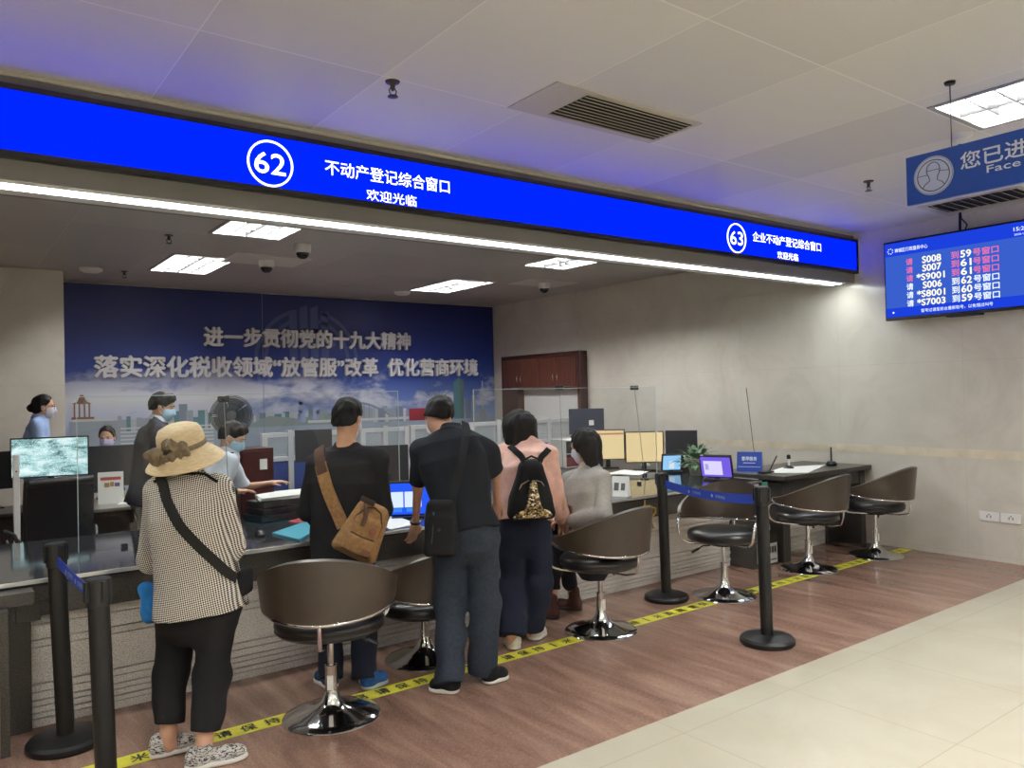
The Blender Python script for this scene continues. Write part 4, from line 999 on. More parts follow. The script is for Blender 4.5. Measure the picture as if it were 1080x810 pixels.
# yellow strap
c = onY(683, 530, 4.745); r = empty('yellow_strap', c, 'yellow strap loop hanging from the counter edge right of the seated woman', 'strap'); o = c
YEL = M('yellow_strap', (206, 170, 70), .6)
q_ = lambda u, v: onY(u, v, 4.745)
MB().tube([q_(679, 534), q_(685, 533.5), q_(691, 536), q_(691, 541), q_(687, 546), q_(684, 556)], .013, 8, flat=.5).tube([q_(679, 534), q_(682, 541), q_(686, 548), q_(689, 557)], .013, 8, flat=.5).cyl(q_(680, 534), q_(680, 524), .006, n=8).build('webbing', YEL, r, o)
b = MB(); b.lathe([(0, 0), (.10, 0), (.13, .025), (.11, .05), (0, .06)], (3.74, 3.93, .587), 24, sx=1.0, sy=.55)
tag(b.build('yellow_pouch', M('yellow_cloth', (196, 148, 58), .8, bump=.3, vscale=25), None, (3.74, 3.93, .587)), 'yellow cloth pouch on the chair seat behind the seated woman', 'pouch')

# ------------------------------------------------------------------ smooth implicit bodies
class SDF:
    def __init__(s): s.ops = []
    def cone(s, a, b, ra, rb, k=.03, sq=None):
        """round cone from a to b; sq=(direction, factor<1) flattens it along a direction"""
        a = np.asarray(a, float); b = np.asarray(b, float)
        mx = max(ra, rb)
        def fn(X, Y, Z):
            px, py, pz = X-a[0], Y-a[1], Z-a[2]; ba = b-a
            f = 1.0
            if sq is not None:
                d, f = nrm(sq[0]), sq[1]; g = 1/f-1
                t = (px*d[0]+py*d[1]+pz*d[2])*g; px, py, pz = px+t*d[0], py+t*d[1], pz+t*d[2]
                ba = ba+d*(ba@d)*g
            L = max(ba@ba, 1e-9); h = np.clip((px*ba[0]+py*ba[1]+pz*ba[2])/L, 0, 1)
            qx, qy, qz = px-h*ba[0], py-h*ba[1], pz-h*ba[2]
            return (np.sqrt(qx*qx+qy*qy+qz*qz)-(ra+(rb-ra)*h))*(.5+.5*f)
        s.ops.append(('u', k, np.minimum(a, b)-mx, np.maximum(a, b)+mx, fn)); return s
    def chain(s, pts, rs, k=.03, sq=None):
        for i in range(len(pts)-1): s.cone(pts[i], pts[i+1], rs[i], rs[i+1], k, sq)
        return s
    def ell(s, c, r, R=None, k=.03, mode='u'):
        c = np.asarray(c, float); r = np.asarray(r, float); R = np.eye(3) if R is None else np.asarray(R)
        def fn(X, Y, Z):
            px, py, pz = X-c[0], Y-c[1], Z-c[2]
            q = [(px*R[0, i]+py*R[1, i]+pz*R[2, i]) for i in range(3)]
            k0 = np.sqrt(sum((q[i]/r[i])**2 for i in range(3))); k1 = np.sqrt(sum((q[i]/r[i]**2)**2 for i in range(3)))
            return k0*(k0-1)/np.maximum(k1, 1e-6)
        e = np.abs(R)@r
        s.ops.append((mode, k, c-e, c+e, fn)); return s
    def rbox(s, c, h, R=None, rad=.02, k=.01, taper=0.0, mode='u'):
        c = np.asarray(c, float); h = np.asarray(h, float); R = np.eye(3) if R is None else np.asarray(R)
        def fn(X, Y, Z):
            px, py, pz = X-c[0], Y-c[1], Z-c[2]
            q = [(px*R[0, i]+py*R[1, i]+pz*R[2, i]) for i in range(3)]
            sc_ = 1-taper*np.clip(q[2]/h[2], -1, 1)
            d = [np.abs(q[0])-(h[0]*sc_-rad), np.abs(q[1])-(h[1]-rad), np.abs(q[2])-(h[2]-rad)]
            o_ = np.sqrt(sum(np.maximum(x, 0)**2 for x in d)); return o_+np.minimum(np.maximum(np.maximum(d[0], d[1]), d[2]), 0)-rad
        e = np.abs(R)@(h*(1+abs(taper)))
        s.ops.append((mode, k, c-e, c+e, fn)); return s
    def loft(s, st, right, k=.03, ex=2.4):
        """stations (centre, half width, half depth) up a trunk"""
        C = np.array([x[0] for x in st], float); w = np.array([x[1] for x in st]); h = np.array([x[2] for x in st])
        a = nrm(C[-1]-C[0]); r = nrm(np.asarray(right)-a*(np.asarray(right)@a)); f = np.cross(a, r)
        T = (C-C[0])@a; cr = (C-C[0])@r; cf = (C-C[0])@f; o = C[0]
        def fn(X, Y, Z):
            px, py, pz = X-o[0], Y-o[1], Z-o[2]
            t = px*a[0]+py*a[1]+pz*a[2]
            W_ = np.interp(t, T, w); H_ = np.interp(t, T, h)
            x = px*r[0]+py*r[1]+pz*r[2]-np.interp(t, T, cr); y = px*f[0]+py*f[1]+pz*f[2]-np.interp(t, T, cf)
            e = (np.abs(x/W_)**ex+np.abs(y/H_)**ex)**(1/ex)
            d = (e-1)*np.minimum(W_, H_)
            cap = np.abs(t-(T[0]+T[-1])/2)-(T[-1]-T[0])/2
            return np.maximum(d, cap)
        m = max(w.max(), h.max())
        s.ops.append(('u', k, C.min(0)-m, C.max(0)+m, fn)); return s
    def cut(s, p, n, lo=None, hi=None):
        """remove what lies on the side of the plane that n points to (inside the box lo..hi)"""
        p = np.asarray(p, float); n = nrm(n)
        fn = lambda X, Y, Z: (X-p[0])*n[0]+(Y-p[1])*n[1]+(Z-p[2])*n[2]
        s.ops.append(('c', 0, None if lo is None else np.asarray(lo, float), None if hi is None else np.asarray(hi, float), fn)); return s
    def field(s, X, Y, Z, axes):
        shp = (len(axes[0]), len(axes[1]), len(axes[2])); D = np.full(shp, .12, np.float32)
        for mode, k, lo, hi, fn in s.ops:
            sl = []
            for i in range(3):
                if lo is None: sl.append(slice(0, shp[i])); continue
                mg = k+.03 if mode != 'c' else 0
                i0 = int(np.searchsorted(axes[i], lo[i]-mg)); i1 = int(np.searchsorted(axes[i], hi[i]+mg)); sl.append(slice(i0, max(i1, i0)))
            sl = tuple(sl)
            if any(q.stop-q.start < 1 for q in sl): continue
            v = fn(X[sl[0], :, :], Y[:, sl[1], :], Z[:, :, sl[2]]); d = D[sl]
            if mode == 'c': D[sl] = np.maximum(d, v)
            elif mode == 's': 
                hh = np.maximum(k-np.abs(d+v), 0)/max(k, 1e-6); D[sl] = np.maximum(d, -v)+hh*hh*k*.25
            else:
                hh = np.maximum(k-np.abs(d-v), 0)/max(k, 1e-6); D[sl] = np.minimum(d, v)-hh*hh*k*.25
        return D
    def at(s, P):
        P = np.atleast_2d(np.asarray(P, float)); D = np.full(len(P), 1.0)
        for mode, k, lo, hi, fn in s.ops:
            v = fn(P[:, 0], P[:, 1], P[:, 2])
            if mode == 'c':
                ins = np.ones(len(P), bool) if lo is None else np.all((P >= lo) & (P <= hi), axis=1); D = np.where(ins, np.maximum(D, v), D)
            elif mode == 's': D = np.maximum(D, -v)
            else:
                hh = np.maximum(k-np.abs(D-v), 0)/max(k, 1e-6); D = np.minimum(D, v)-hh*hh*k*.25
        return D
    def mesh(s, vox=.007, wr=0.0, wf=22.0, seed=0, stretch=(1, 1, .6)):
        los = np.min([o[2] for o in s.ops if o[0] == 'u'], axis=0)-3*vox-.01; his = np.max([o[3] for o in s.ops if o[0] == 'u'], axis=0)+3*vox+.01
        ax = [np.arange(los[i], his[i]+vox, vox) for i in range(3)]
        X, Y, Z = ax[0][:, None, None], ax[1][None, :, None], ax[2][None, None, :]
        D = s.field(X, Y, Z, ax)
        if wr:
            g = np.random.default_rng(seed); n = 0
            for i in range(7):
                kv = g.normal(size=3); kv = kv/np.linalg.norm(kv)*wf*g.uniform(.5, 1.6)*np.array(stretch); ph = g.uniform(0, 6.28)
                w2 = g.normal(size=3)*wf*.25; n = n+np.sin(kv[0]*X+kv[1]*Y+kv[2]*Z+ph+1.5*np.sin(w2[0]*X+w2[1]*Y+w2[2]*Z))
            D = D+(wr/2.6*n).astype(np.float32)
        return surface_nets(D, los, vox)
def surface_nets(D, lo, vox):
    B = D < 0; nx, ny, nz = D.shape
    c = np.zeros((nx-1, ny-1, nz-1), np.int8)
    offs = [(i, j, k) for i in (0, 1) for j in (0, 1) for k in (0, 1)]
    for i, j, k in offs: c += B[i:nx-1+i, j:ny-1+j, k:nz-1+k]
    act = (c > 0) & (c < 8); idx = np.argwhere(act); n = len(idx)
    ids = np.full(act.shape, -1, np.int64); ids[act] = np.arange(n)
    P = np.zeros((n, 3)); cnt = np.zeros(n)
    val = {o: D[idx[:, 0]+o[0], idx[:, 1]+o[1], idx[:, 2]+o[2]].astype(np.float64) for o in offs}
    for a in offs:
        for ax in range(3):
            if a[ax] == 1: continue
            b = list(a); b[ax] = 1; b = tuple(b); va, vb = val[a], val[b]; m = (va < 0) != (vb < 0)
            t = np.where(m, va/np.where(m, va-vb, 1), 0)
            for q in range(3): P[:, q] += np.where(m, a[q]+(t if q == ax else 0), 0)
            cnt += m
    P = idx+P/cnt[:, None]; V = lo+P*vox
    F = []
    for ax in range(3):
        s0 = [slice(1, -1)]*3; s1 = [slice(1, -1)]*3; s0[ax] = slice(0, -1); s1[ax] = slice(1, None)
        a, b = B[tuple(s0)], B[tuple(s1)]; e = np.argwhere(a != b)
        if len(e) == 0: continue
        sgn = a[tuple(e.T)]
        e = e+np.array([0 if q == ax else 1 for q in range(3)])
        u, v = (ax+1) % 3, (ax+2) % 3
        def cell(du, dv):
            q = e.copy(); q[:, u] -= du; q[:, v] -= dv; return ids[tuple(q.T)]
        Q = np.stack([cell(1, 1), cell(0, 1), cell(0, 0), cell(1, 0)], 1); Q[~sgn] = Q[~sgn][:, ::-1]; F.append(Q)
    F = np.concatenate(F) if F else np.zeros((0, 4), int)
    return V, F
def smooth_mesh(V, F, it=2):
    for _ in range(it):
        acc = np.zeros_like(V); cn = np.zeros(len(V))
        for i in range(4):
            a, b = F[:, i], F[:, (i+1) % 4]
            for q in range(3): acc[:, q] += np.bincount(a, V[b, q], len(V))+np.bincount(b, V[a, q], len(V))
            cn += np.bincount(a, minlength=len(V))+np.bincount(b, minlength=len(V))
        V = V*.45+.55*acc/np.maximum(cn, 1)[:, None]
    return V
def solid(sdf, name, mat, parent, o, vox=.007, wr=0.0, wf=22.0, seed=0, sm=1, stretch=(1, 1, .6)):
    V, F = sdf.mesh(vox, wr, wf, seed, stretch); V = smooth_mesh(V, F, sm)-np.asarray(o)
    me = bpy.data.meshes.new(name); me.vertices.add(len(V)); me.vertices.foreach_set('co', V.astype(np.float32).ravel())
    me.loops.add(F.size); me.loops.foreach_set('vertex_index', F.astype(np.int32).ravel())
    me.polygons.add(len(F)); me.polygons.foreach_set('loop_start', np.arange(0, F.size, 4, dtype=np.int32))
    me.update(calc_edges=True); me.validate(); me.polygons.foreach_set('use_smooth', [True]*len(me.polygons)); me.materials.append(mat)
    ob = bpy.data.objects.new(name, me); COL.objects.link(ob)
    if parent is not None: ob.parent = parent
    else: ob.location = tuple(o)
    return ob

# ------------------------------------------------------------------ cloth and skin
SKIN = M('skin', (206, 160, 132), .5, var=.03, vscale=20); SKIN2 = M('skin_tan', (202, 156, 132), .5, var=.03, vscale=20)
def m_hair(name='black_hair', c=(20, 17, 16)):
    t = NT(name); t.b.inputs['Base Color'].default_value = rgba(c); t.b.inputs['Roughness'].default_value = .55; t.b.inputs['Specular IOR Level'].default_value = .22
    t.bump(t.noise(t.coord((160, 160, 14)), 1.0, 3), .35, .004); return t.m
HAIR = m_hair()
def m_cloth(name, c, var=.06, sc=40, bump=.1, rough=.85):
    t = NT(name); n = t.noise(t.coord(), sc, 4, .6)
    t.color(t.ramp(n, [(.3, tuple(x*(1-var) for x in c)), (.7, tuple(min(255, x*(1+var)) for x in c))])); t.b.inputs['Roughness'].default_value = rough
    t.b.inputs['Specular IOR Level'].default_value = .25
    t.bump(t.noise(t.coord(), 420, 2), bump, .002); return t.m
def m_houndstooth():
    t = NT('houndstooth_tweed'); v = t.coord((1, 1, 1), (0, 0, math.radians(37))); sp = t.add('ShaderNodeSeparateXYZ'); t.link(v, sp.inputs[0])
    cb = t.add('ShaderNodeCombineXYZ'); t.link(sp.outputs[0], cb.inputs[0]); t.link(sp.outputs[2], cb.inputs[1])
    mp = t.add('ShaderNodeMapping'); mp.inputs['Rotation'].default_value = (0, 0, math.radians(33)); t.link(cb.outputs[0], mp.inputs[0])
    ck = t.add('ShaderNodeTexChecker'); ck.inputs['Scale'].default_value = 1/.0068; t.link(mp.outputs[0], ck.inputs[0])
    t.color(t.mix(ck.outputs['Fac'], (38, 37, 36), (226, 220, 206))); t.b.inputs['Roughness'].default_value = .9; return t.m
def m_zebra():
    t = NT('zebra_knit'); n = t.noise(t.coord((60, 60, 190)), 1.0, 2, .5, 1.2)
    t.color(t.ramp(n, [(.44, (40, 40, 42)), (.5, (205, 202, 196))])); t.b.inputs['Roughness'].default_value = .9; return t.m
def m_sequin():
    t = NT('gold_sequins'); vo = t.add('ShaderNodeTexVoronoi'); vo.inputs['Scale'].default_value = 95; t.link(t.coord(), vo.inputs['Vector'])
    r = t.add('ShaderNodeSeparateColor'); t.link(vo.outputs['Color'], r.inputs[0])
    t.color(t.ramp(r.outputs[0], [(0.0, (30, 26, 22)), (.3, (130, 104, 60)), (.6, (196, 176, 130)), (.85, (245, 240, 225))], 'CONSTANT'))
    t.b.inputs['Metallic'].default_value = .6; t.b.inputs['Roughness'].default_value = .35; return t.m

# ------------------------------------------------------------------ people
def head_frame(yaw_deg, pitch=0, roll=0):
    """columns right, forward, up"""
    y, p_, r_ = map(math.radians, (yaw_deg, pitch, roll))
    f = np.array([math.cos(y)*math.cos(p_), math.sin(y)*math.cos(p_), math.sin(p_)]); rt = np.array([math.sin(y), -math.cos(y), 0]); up = np.cross(rt, f)
    return np.array([math.cos(r_)*rt+math.sin(r_)*up, f, -math.sin(r_)*rt+math.cos(r_)*up]).T
def add_hand(S, wrist, d, palm_n, thumb_side, curl=.35, sc=1.0):
    """palm, four fingers of unequal length with two bends each, thumb from the side of the palm"""
    d = nrm(d); n_ = nrm(np.asarray(palm_n)-d*(np.asarray(palm_n)@d)); x = np.cross(d, n_)*thumb_side
    w = np.asarray(wrist, float); k = .006
    S.cone(w-d*.015, w+d*.02*sc, .024*sc, .026*sc, .012, (n_, .7))
    S.ell(w+d*.05*sc, np.array([.040, .054, .015])*sc, np.array([x, d, n_]).T, .012)
    lens = (.066, .076, .071, .056); base = (.030, .0105, -.0105, -.030)
    for L, b_, q in zip(lens, base, (.084, .092, .088, .078)):
        p = w+d*q*sc+x*b_*sc; a = curl*.6; dd = d
        for i, fr in enumerate((.45, .30, .25)):
            dd = nrm(d*math.cos(a)+n_*math.sin(a)+x*b_*2.2); p2 = p+dd*L*fr*sc; S.cone(p, p2, (.0086-.0007*i)*sc, (.0080-.0007*i)*sc, k); p = p2; a += curl
    t0 = w+d*.024*sc+x*.030*sc; t1 = t0+(d*.55+x*.72+n_*.25)*.036*sc; t2 = t1+nrm(d*.85+x*.30+n_*.4)*.032*sc; t3 = t2+nrm(d*.95+n_*.35)*.022*sc
    S.cone(t0, t1, .014*sc, .011*sc, .01); S.cone(t1, t2, .0105*sc, .0095*sc, k); S.cone(t2, t3, .0092*sc, .0082*sc, k)
def add_head(S, c, R, s=1.0):
    rt, f, up = R.T; P = lambda a, b, g: c+(rt*a+f*b+up*g)*s
    S.ell(P(0, -.008, .03), np.array([.074, .094, .088])*s, R, .03)
    S.ell(P(0, .022, -.035), np.array([.060, .072, .080])*s, R, .03)
    S.ell(P(0, .058, -.088), np.array([.026, .024, .022])*s, R, .025)
    S.cone(P(0, .092, .006), P(0, .108, -.028), .009*s, .014*s, .012); S.ell(P(0, .094, -.034), np.array([.018, .012, .009])*s, R, .01)
    for q in (-1, 1):
        S.ell(P(q*.030, .086, .008), np.array([.014, .012, .009])*s, R, .012, 's'); S.ell(P(q*.030, .078, .007), np.array([.012, .011, .010])*s, R, .004)
        S.cone(P(q*.014, .090, .024), P(q*.046, .080, .026), .007*s, .006*s, .012)
        S.ell(P(q*.076, -.005, -.008), np.array([.009, .020, .032])*s, R, .008)
    S.ell(P(0, .090, -.060), np.array([.024, .010, .006])*s, R, .006); S.ell(P(0, .088, -.070), np.array([.020, .010, .007])*s, R, .006)
def face_parts(c, R, par, o, s=1.0, mask=None, loops=True):
    rt, f, up = R.T; P = lambda a, b, g: c+(rt*a+f*b+up*g)*s
    for q in (-1, 1):
        MB().lathe([(0, .0), (.0055, .001), (.004, .004), (0, .005)], P(q*.030, .087, .007), 12, axis=f).build('eye', M('eye_dark', (20, 14, 12), .2), par, o)
        MB().tube([P(q*.014, .096, .028), P(q*.030, .095, .033), P(q*.046, .084, .029)], .0028, 6).build('eyebrow', HAIR, par, o)
    if mask is not None:
        S = SDF(); S.ell(P(0, .032, -.05), np.array([.073, .078, .078])*s, R, .02); S.cone(P(0, .10, -.006), P(0, .114, -.038), .012*s, .016*s, .03); S.ell(P(0, .066, -.09), np.array([.034, .03, .03])*s, R, .03)
        S.cut(P(0, 0, .004), up*1.0-f*.12); S.cut(P(0, .03, 0), -f); S.cut(P(0, 0, -.118), -up)
        m = solid(S, 'face_mask', mask, par, o, .004)
        for q in (-1, 1): MB().tube([P(q*.066, .055, -.018), P(q*.078, .02, .012), P(q*.083, -.018, .01), P(q*.080, -.012, -.03), P(q*.064, .045, -.075)], .0018, 6).build('ear_loop', WHITEP, m, o)
def add_shoe(par, o, heel, toe, z0, mat, sole, w=.044, name='shoe', high=.0):
    heel = np.array([heel[0], heel[1], z0]); toe = np.array([toe[0], toe[1], z0]); d = nrm(toe-heel); L = np.linalg.norm(toe-heel); up = np.array([0, 0, 1.0]); x = np.cross(d, up)
    R = np.array([x, d, up]).T
    S = SDF(); S.ell(heel+d*L*.22+up*.045, (w*.88, L*.24, .052), R, .03); S.ell(heel+d*L*.68+up*.034, (w*1.04, L*.33, .042), R, .04); S.cone(heel+d*L*.20+up*.05, heel+d*L*.24+up*(.088+high), w*.9, w*.95, .03)
    S.cut(heel+up*.02, -up)
    if not high: S.cut(heel+d*L*.2+up*.098, up-d*.12)
    sh = solid(S, name, mat, par, o, .005)
    S = SDF(); S.ell(heel+d*L*.24+up*.012, (w*.98, L*.27, .035), R, .03); S.ell(heel+d*L*.68+up*.012, (w*1.14, L*.35, .03), R, .04); S.cut(heel+up*.002, -up); S.cut(heel+up*.027, up)
    solid(S, 'sole', sole, sh, o, .005); return sh
def surf_path(S, pts, view, n=30, off=.006):
    """a line of points laid on the outside of a body, found along a direction"""
    P = [np.asarray(p, float) for p in pts]; seg = np.linspace(0, len(P)-1, n); out = []; vd = nrm(view)
    for t in seg:
        i = min(int(t), len(P)-2); q = P[i]+(P[i+1]-P[i])*(t-i); st = q-vd*.5; ts = np.arange(0, 1.0, .004); D = S.at(st+ts[:, None]*vd)
        hit = np.argmax(D < off) if np.any(D < off) else None
        out.append(st+vd*ts[hit] if hit is not None else q)
    out = np.array(out)
    for _ in range(2): out[1:-1] = .25*out[:-2]+.5*out[1:-1]+.25*out[2:]
    return out
def ribbon(path, S, w, th, name, mat, par, o):
    P = np.array(path); n = len(P); N = []
    for p in P:
        e = .004; g = np.array([S.at(p+np.eye(3)[i]*e)[0]-S.at(p-np.eye(3)[i]*e)[0] for i in range(3)]); N.append(nrm(g))
    b = MB()
    def fn(u, v):
        i = int(round(u*(n-1))); t = P[min(i+1, n-1)]-P[max(i-1, 0)]; sd = nrm(np.cross(nrm(t), N[i])); return P[i]+sd*(v-.5)*w+N[i]*th*.5, N[i]
    b.slab(fn, n, 4, th); return b.build(name, mat, par, o)
def gpt(u, v, z=0.0): return onZ(u, v, z)

def person(label, base, j, g, top, bottom, skin=SKIN, hair=None, body_vox=.0055, face=True, mask=None, seed=1, hands=(), head_s=1.0, shoes=None):
    """j: joints as points; g: radii for the clothes"""
    o = np.array([base[0], base[1], 0.0]); r = empty('person', o, label, 'person')
    right = nrm((j['RS']-j['LS'])*[1, 1, 0]); pel, nk = j['pelvis'], j['neck']; ax = nrm(nk-pel); fwd = np.cross(ax, right)*1.0
    fwd = nrm(np.cross([0, 0, 1], right)); sw = np.linalg.norm((j['RS']-j['LS']))/2
    def trunk(S, e, top=True):
        cur = g.get('bow', 0.02)
        mid = lambda t, b: pel+(nk-pel)*t-fwd*b
        hw, hd, ww, wd, cw, chd = g['hipw'], g['hipd'], g['waistw'], g['waistd'], g['chestw'], g['chestd']
        fl_ = .024 if e >= 0 else 0
        S.loft(([(mid(-.30, 0), hw+e+fl_, hd+e+fl_)] if e >= 0 else [])+[(mid(-.16 if e >= 0 else -.08, 0), hw+e+fl_, hd+e+fl_), (mid(.0, 0), hw+e+fl_*.8, hd+e+fl_*.8), (mid(.35, cur), ww+e, wd+e), (mid(.68, cur*1.6), cw+e, chd+e), (mid(.86, cur*1.1), cw*.93+e, chd*.86+e), (mid(.97, .0), cw*.55+e, chd*.6+e)], right, .04)
        S.cone(j['LS']+ax*.01, nk-ax*.03, g['sh']+e, .05+e, .05); S.cone(j['RS']+ax*.01, nk-ax*.03, g['sh']+e, .05+e, .05)
    def arms(S, e, k=.03, sides='LR', fore=True):
        for q in sides:
            S.cone(j[q+'S'], j[q+'E'], g['uarm']+e, g['elb']+e, g.get('ak', .028))
            if fore: S.cone(j[q+'E'], j[q+'W'], g['elb']+e, g['wri']+e, .025)
    def legs(S, e):
        for q in 'LR':
            S.cone(j[q+'H'], j[q+'K'], g['thi']+e, g['kne']+e, .04); S.cone(j[q+'K'], j[q+'A'], g['kne']+e, g['ank']+e, .03)
    # body: one continuous skin
    B = SDF(); e = -.016
    trunk(B, -.036); arms(B, e); 
    for q in 'LR':
        B.cone(j[q+'H'], j[q+'K'], g['thi']-.032, min(g['kne']-.014, .056), .04); B.cone(j[q+'K'], j[q+'A'], min(g['kne']-.014, .056), .036, .03)
        if q+'T' in j: B.cone(j[q+'A'], j[q+'A']*[1, 1, 0]+[0, 0, .05], .034, .030, .02); tt = j[q+'A']+(j[q+'T']-j[q+'A'])*.62; B.cone(j[q+'A']*[1, 1, 0]+[0, 0, .05], tt*[1, 1, 0]+[0, 0, .036], .028, .018, .02)
    R = j['headR']; c = j['head']
    B.cone(nk-ax*.05, c-R[:, 2]*.05-R[:, 1]*.012, .062, .054, .03)
    add_head(B, c, R, head_s)
    for q in 'LR':
        hd_ = j.get(q+'hand'); 
        if hd_ is None: hd_ = (nrm(j[q+'W']-j[q+'E']), np.array([0, 0, -1.0]), .4)
        side = 1 if q == 'L' else -1
        n0 = nrm(hd_[1]); xs_ = np.cross(nrm(hd_[0]), n0)
        # the thumb lies on the body's inner side unless told
        inner = right if q == 'L' else -right
        ts = 1 if xs_@(inner+fwd*.3) > 0 else -1
        if len(hd_) > 3: ts = hd_[3]
        add_hand(B, j[q+'W'], hd_[0], n0, ts, hd_[2], g.get('hands', 1.0))
    solid(B, 'body', skin, r, o, body_vox, sm=1)
    T = SDF(); trunk(T, 0)
    for q in 'LR':
        fr = g.get('sleeve', {}).get(q)
        if fr is None: arms(T, 0, sides=q)
        else:
            e_ = j[q+'S']+(j[q+'E']-j[q+'S'])*fr; T.cone(j[q+'S'], e_, g['uarm'], g['elb']+.012, .05); d_ = nrm(j[q+'E']-j[q+'S']); T.cut(e_, d_, e_-.075, e_+.075)
    top(T, j, g, ax, fwd, right)
    Lw = SDF(); bottom_hem = g.get('hem', .1)
    mid0 = pel-ax*.10
    Lw.loft([(pel-[0, 0, .19], g['hipw']*.5, g['hipd']*.55), (pel-[0, 0, .12], g['hipw']*.84, g['hipd']*.86), (pel-[0, 0, .05], g['hipw']*.95, g['hipd']*.96), (pel, g['hipw']-.008, g['hipd']-.006), (pel+ax*.12, g['waistw']-.004, g['waistd']-.004)], right, .04); legs(Lw, 0)
    for q in 'LR':
        h = j[q+'A']+nrm(j[q+'K']-j[q+'A'])*bottom_hem; dn = nrm(j[q+'A']-j[q+'K']); m = .14
        Lw.cone(j[q+'K'], j[q+'A']+dn*.02, g['kne'], g['ank'], .03); Lw.cone(j[q+'A']-dn*.02, j[q+'A']+dn*max(0.0, .03-bottom_hem), g['ank'], g['ank'], .02)
        m = .135; Lw.cut(h, dn, h-np.array([m, m, .30]), h+np.array([m, m, .05]))
    t_ob = solid(T, g.get('topname', 'top'), g['topm'], r, o, g.get('tv', .007), g.get('twr', .008), g.get('twf', 26), seed, stretch=g.get('tst', (1, 1, .8)))
    b_ob = solid(Lw, 'trousers', g['botm'], r, o, .007, g.get('bwr', .005), 24, seed+5, stretch=(1, 1, 1.1))
    if hair is not None: hair(r, o, c, R, head_s)
    if face: face_parts(c, R, r, o, head_s, mask)
    if shoes:
        for q, (heel, toe, mat, sole, w, high) in shoes.items(): add_shoe(r, o, heel, toe, .001, mat, sole, w, high=high)
    return r, o, T, dict(ax=ax, fwd=fwd, right=right, B=B)
def short_hair(scale=1.0, low=-.045, vol=0.0):
    def fn(par, o, c, R, s):
        rt, f, up = R.T; P = lambda a, b, q: c+(rt*a+f*b+up*q)*s
        S = SDF(); S.ell(P(0, -.014, .036), np.array([.083, .100, .094])*s*scale, R, .02); S.ell(P(0, -.045, -.01), np.array([.074, .066, .075])*s*scale, R, .03); S.ell(P(0, .045, .085), np.array([.06, .05, .04+vol])*s, R, .03)
        
        if low < -.06: S.ell(P(0, -.045, -.05), np.array([.068, .056, .062])*s, R, .03)
        S.cut(P(0, .066, .046), f*1.0-up*.75, c-.2, c+.2); S.cut(P(0, .018, 0), f-up*1.6, c-.2, c+.2); S.cut(P(0, -.05, low), -up+f*.25, c-.2, c+.2)
        solid(S, 'hair', HAIR, par, o, .0045, .0035, 120, 3)
    return fn
def long_hair(length=.26, back=.06, width=.086, spread=1.0, bun=None, face_open=.045):
    def fn(par, o, c, R, s):
        rt, f, up = R.T; P = lambda a, b, q: c+(rt*a+f*b+up*q)*s; dn = np.array([0, 0, -1.0])
        S = SDF(); S.ell(P(0, -.012, .034), np.array([width, .106, .099])*s, R, .02)
        if length:
            for q in (-1, 0, 1):
                a = P(q*.052, -.045+.0*abs(q), .0); S.cone(a, a+dn*length*(1 if q else 1.03)+rt*q*.012*spread-f*.012, .056*s*width/.086, .052*s*width/.086, .05)
                if q: 
                    a = P(q*.068, .005, .0); S.cone(a, a+dn*length*.92+rt*q*.01*spread, .032*s, .030*s, .04)
        else: S.ell(P(0, -.045, -.02), np.array([.074, .066, .070])*s, R, .03)
        S.cut(P(0, face_open, .05), f*1.0-up*.45, c-.2, c+[.2, .2, .2])
        if length: 
            e = P(0, -.04, 0)+dn*length; S.cut(e, dn, e-.25, e+.25)
        if bun is not None: S.ell(P(0, -.112+bun[0], bun[1]), np.array([.045, .040, .045])*s, R, .012)
        solid(S, 'hair', HAIR, par, o, .0045, .004, 110, 3, stretch=(1, 1, .12))
    return fn
def simple_top(hemdrop=.14, cuff=None, collar=None):
    """cuts a top at its hem and cuffs"""
    def fn(S, j, g, ax, fwd, right):
        pel = j['pelvis']; h = pel-ax*hemdrop; S.cut(h, -ax, h-[.34, .34, .5], h+[.34, .34, .3])
        for q in 'LR':
            if g.get('sleeve', {}).get(q) is not None: continue
            d = nrm(j[q+'W']-j[q+'E']); w = j[q+'W']-d*(cuff or {}).get(q, .012); S.cut(w, d, w-.09, w+.09)
        n_ = j['neck']+ax*.03
        S.cone(j['neck']-ax*.05, j['neck']+ax*.02, .078, g.get('col', .066), .04); S.cut(n_, ax+fwd*.10, n_-[.13, .13, .05], n_+.2)
    return fn
def G(**k):
    d = dict(hipw=.175, hipd=.125, waistw=.16, waistd=.115, chestw=.18, chestd=.125, sh=.062, uarm=.058, elb=.05, wri=.042, thi=.095, kne=.072, ank=.062); d.update(k); return d

BLK = m_cloth('black_cloth', (24, 24, 26)); NAVY = m_cloth('navy_black_cloth', (24, 27, 33)); SLATE = m_cloth('slate_denim', (41, 48, 58), .14, 60)
DENIM = m_cloth('dark_denim', (24, 29, 45), .12, 60); GREYB = m_cloth('grey_wool', (164, 162, 156), .05, 60); WHITEC = m_cloth('white_shirt_cloth', (214, 220, 232), .03, 30); LBLUE = m_cloth('pale_blue_shirt', (158, 182, 222), .04, 30)
SUIT = m_cloth('dark_suit_cloth', (42, 45, 56)); CHARCC = m_cloth('charcoal_jersey', (33, 32, 34)); PINK = m_cloth('pink_puffy_cloth', (226, 184, 172), .06, 14, .2)
TAN = m_cloth('tan_canvas', (146, 112, 74), .12, 45); TAND = m_cloth('brown_leather_trim', (78, 54, 40), .1, 30, .2, .6)
MASKB = M('mask_blue', (166, 200, 224), .8); MASKW = M('mask_white', (214, 214, 226), .8); SOLE = M('white_rubber', (222, 220, 214), .6); HOUND = m_houndstooth(); ZEB = m_zebra()

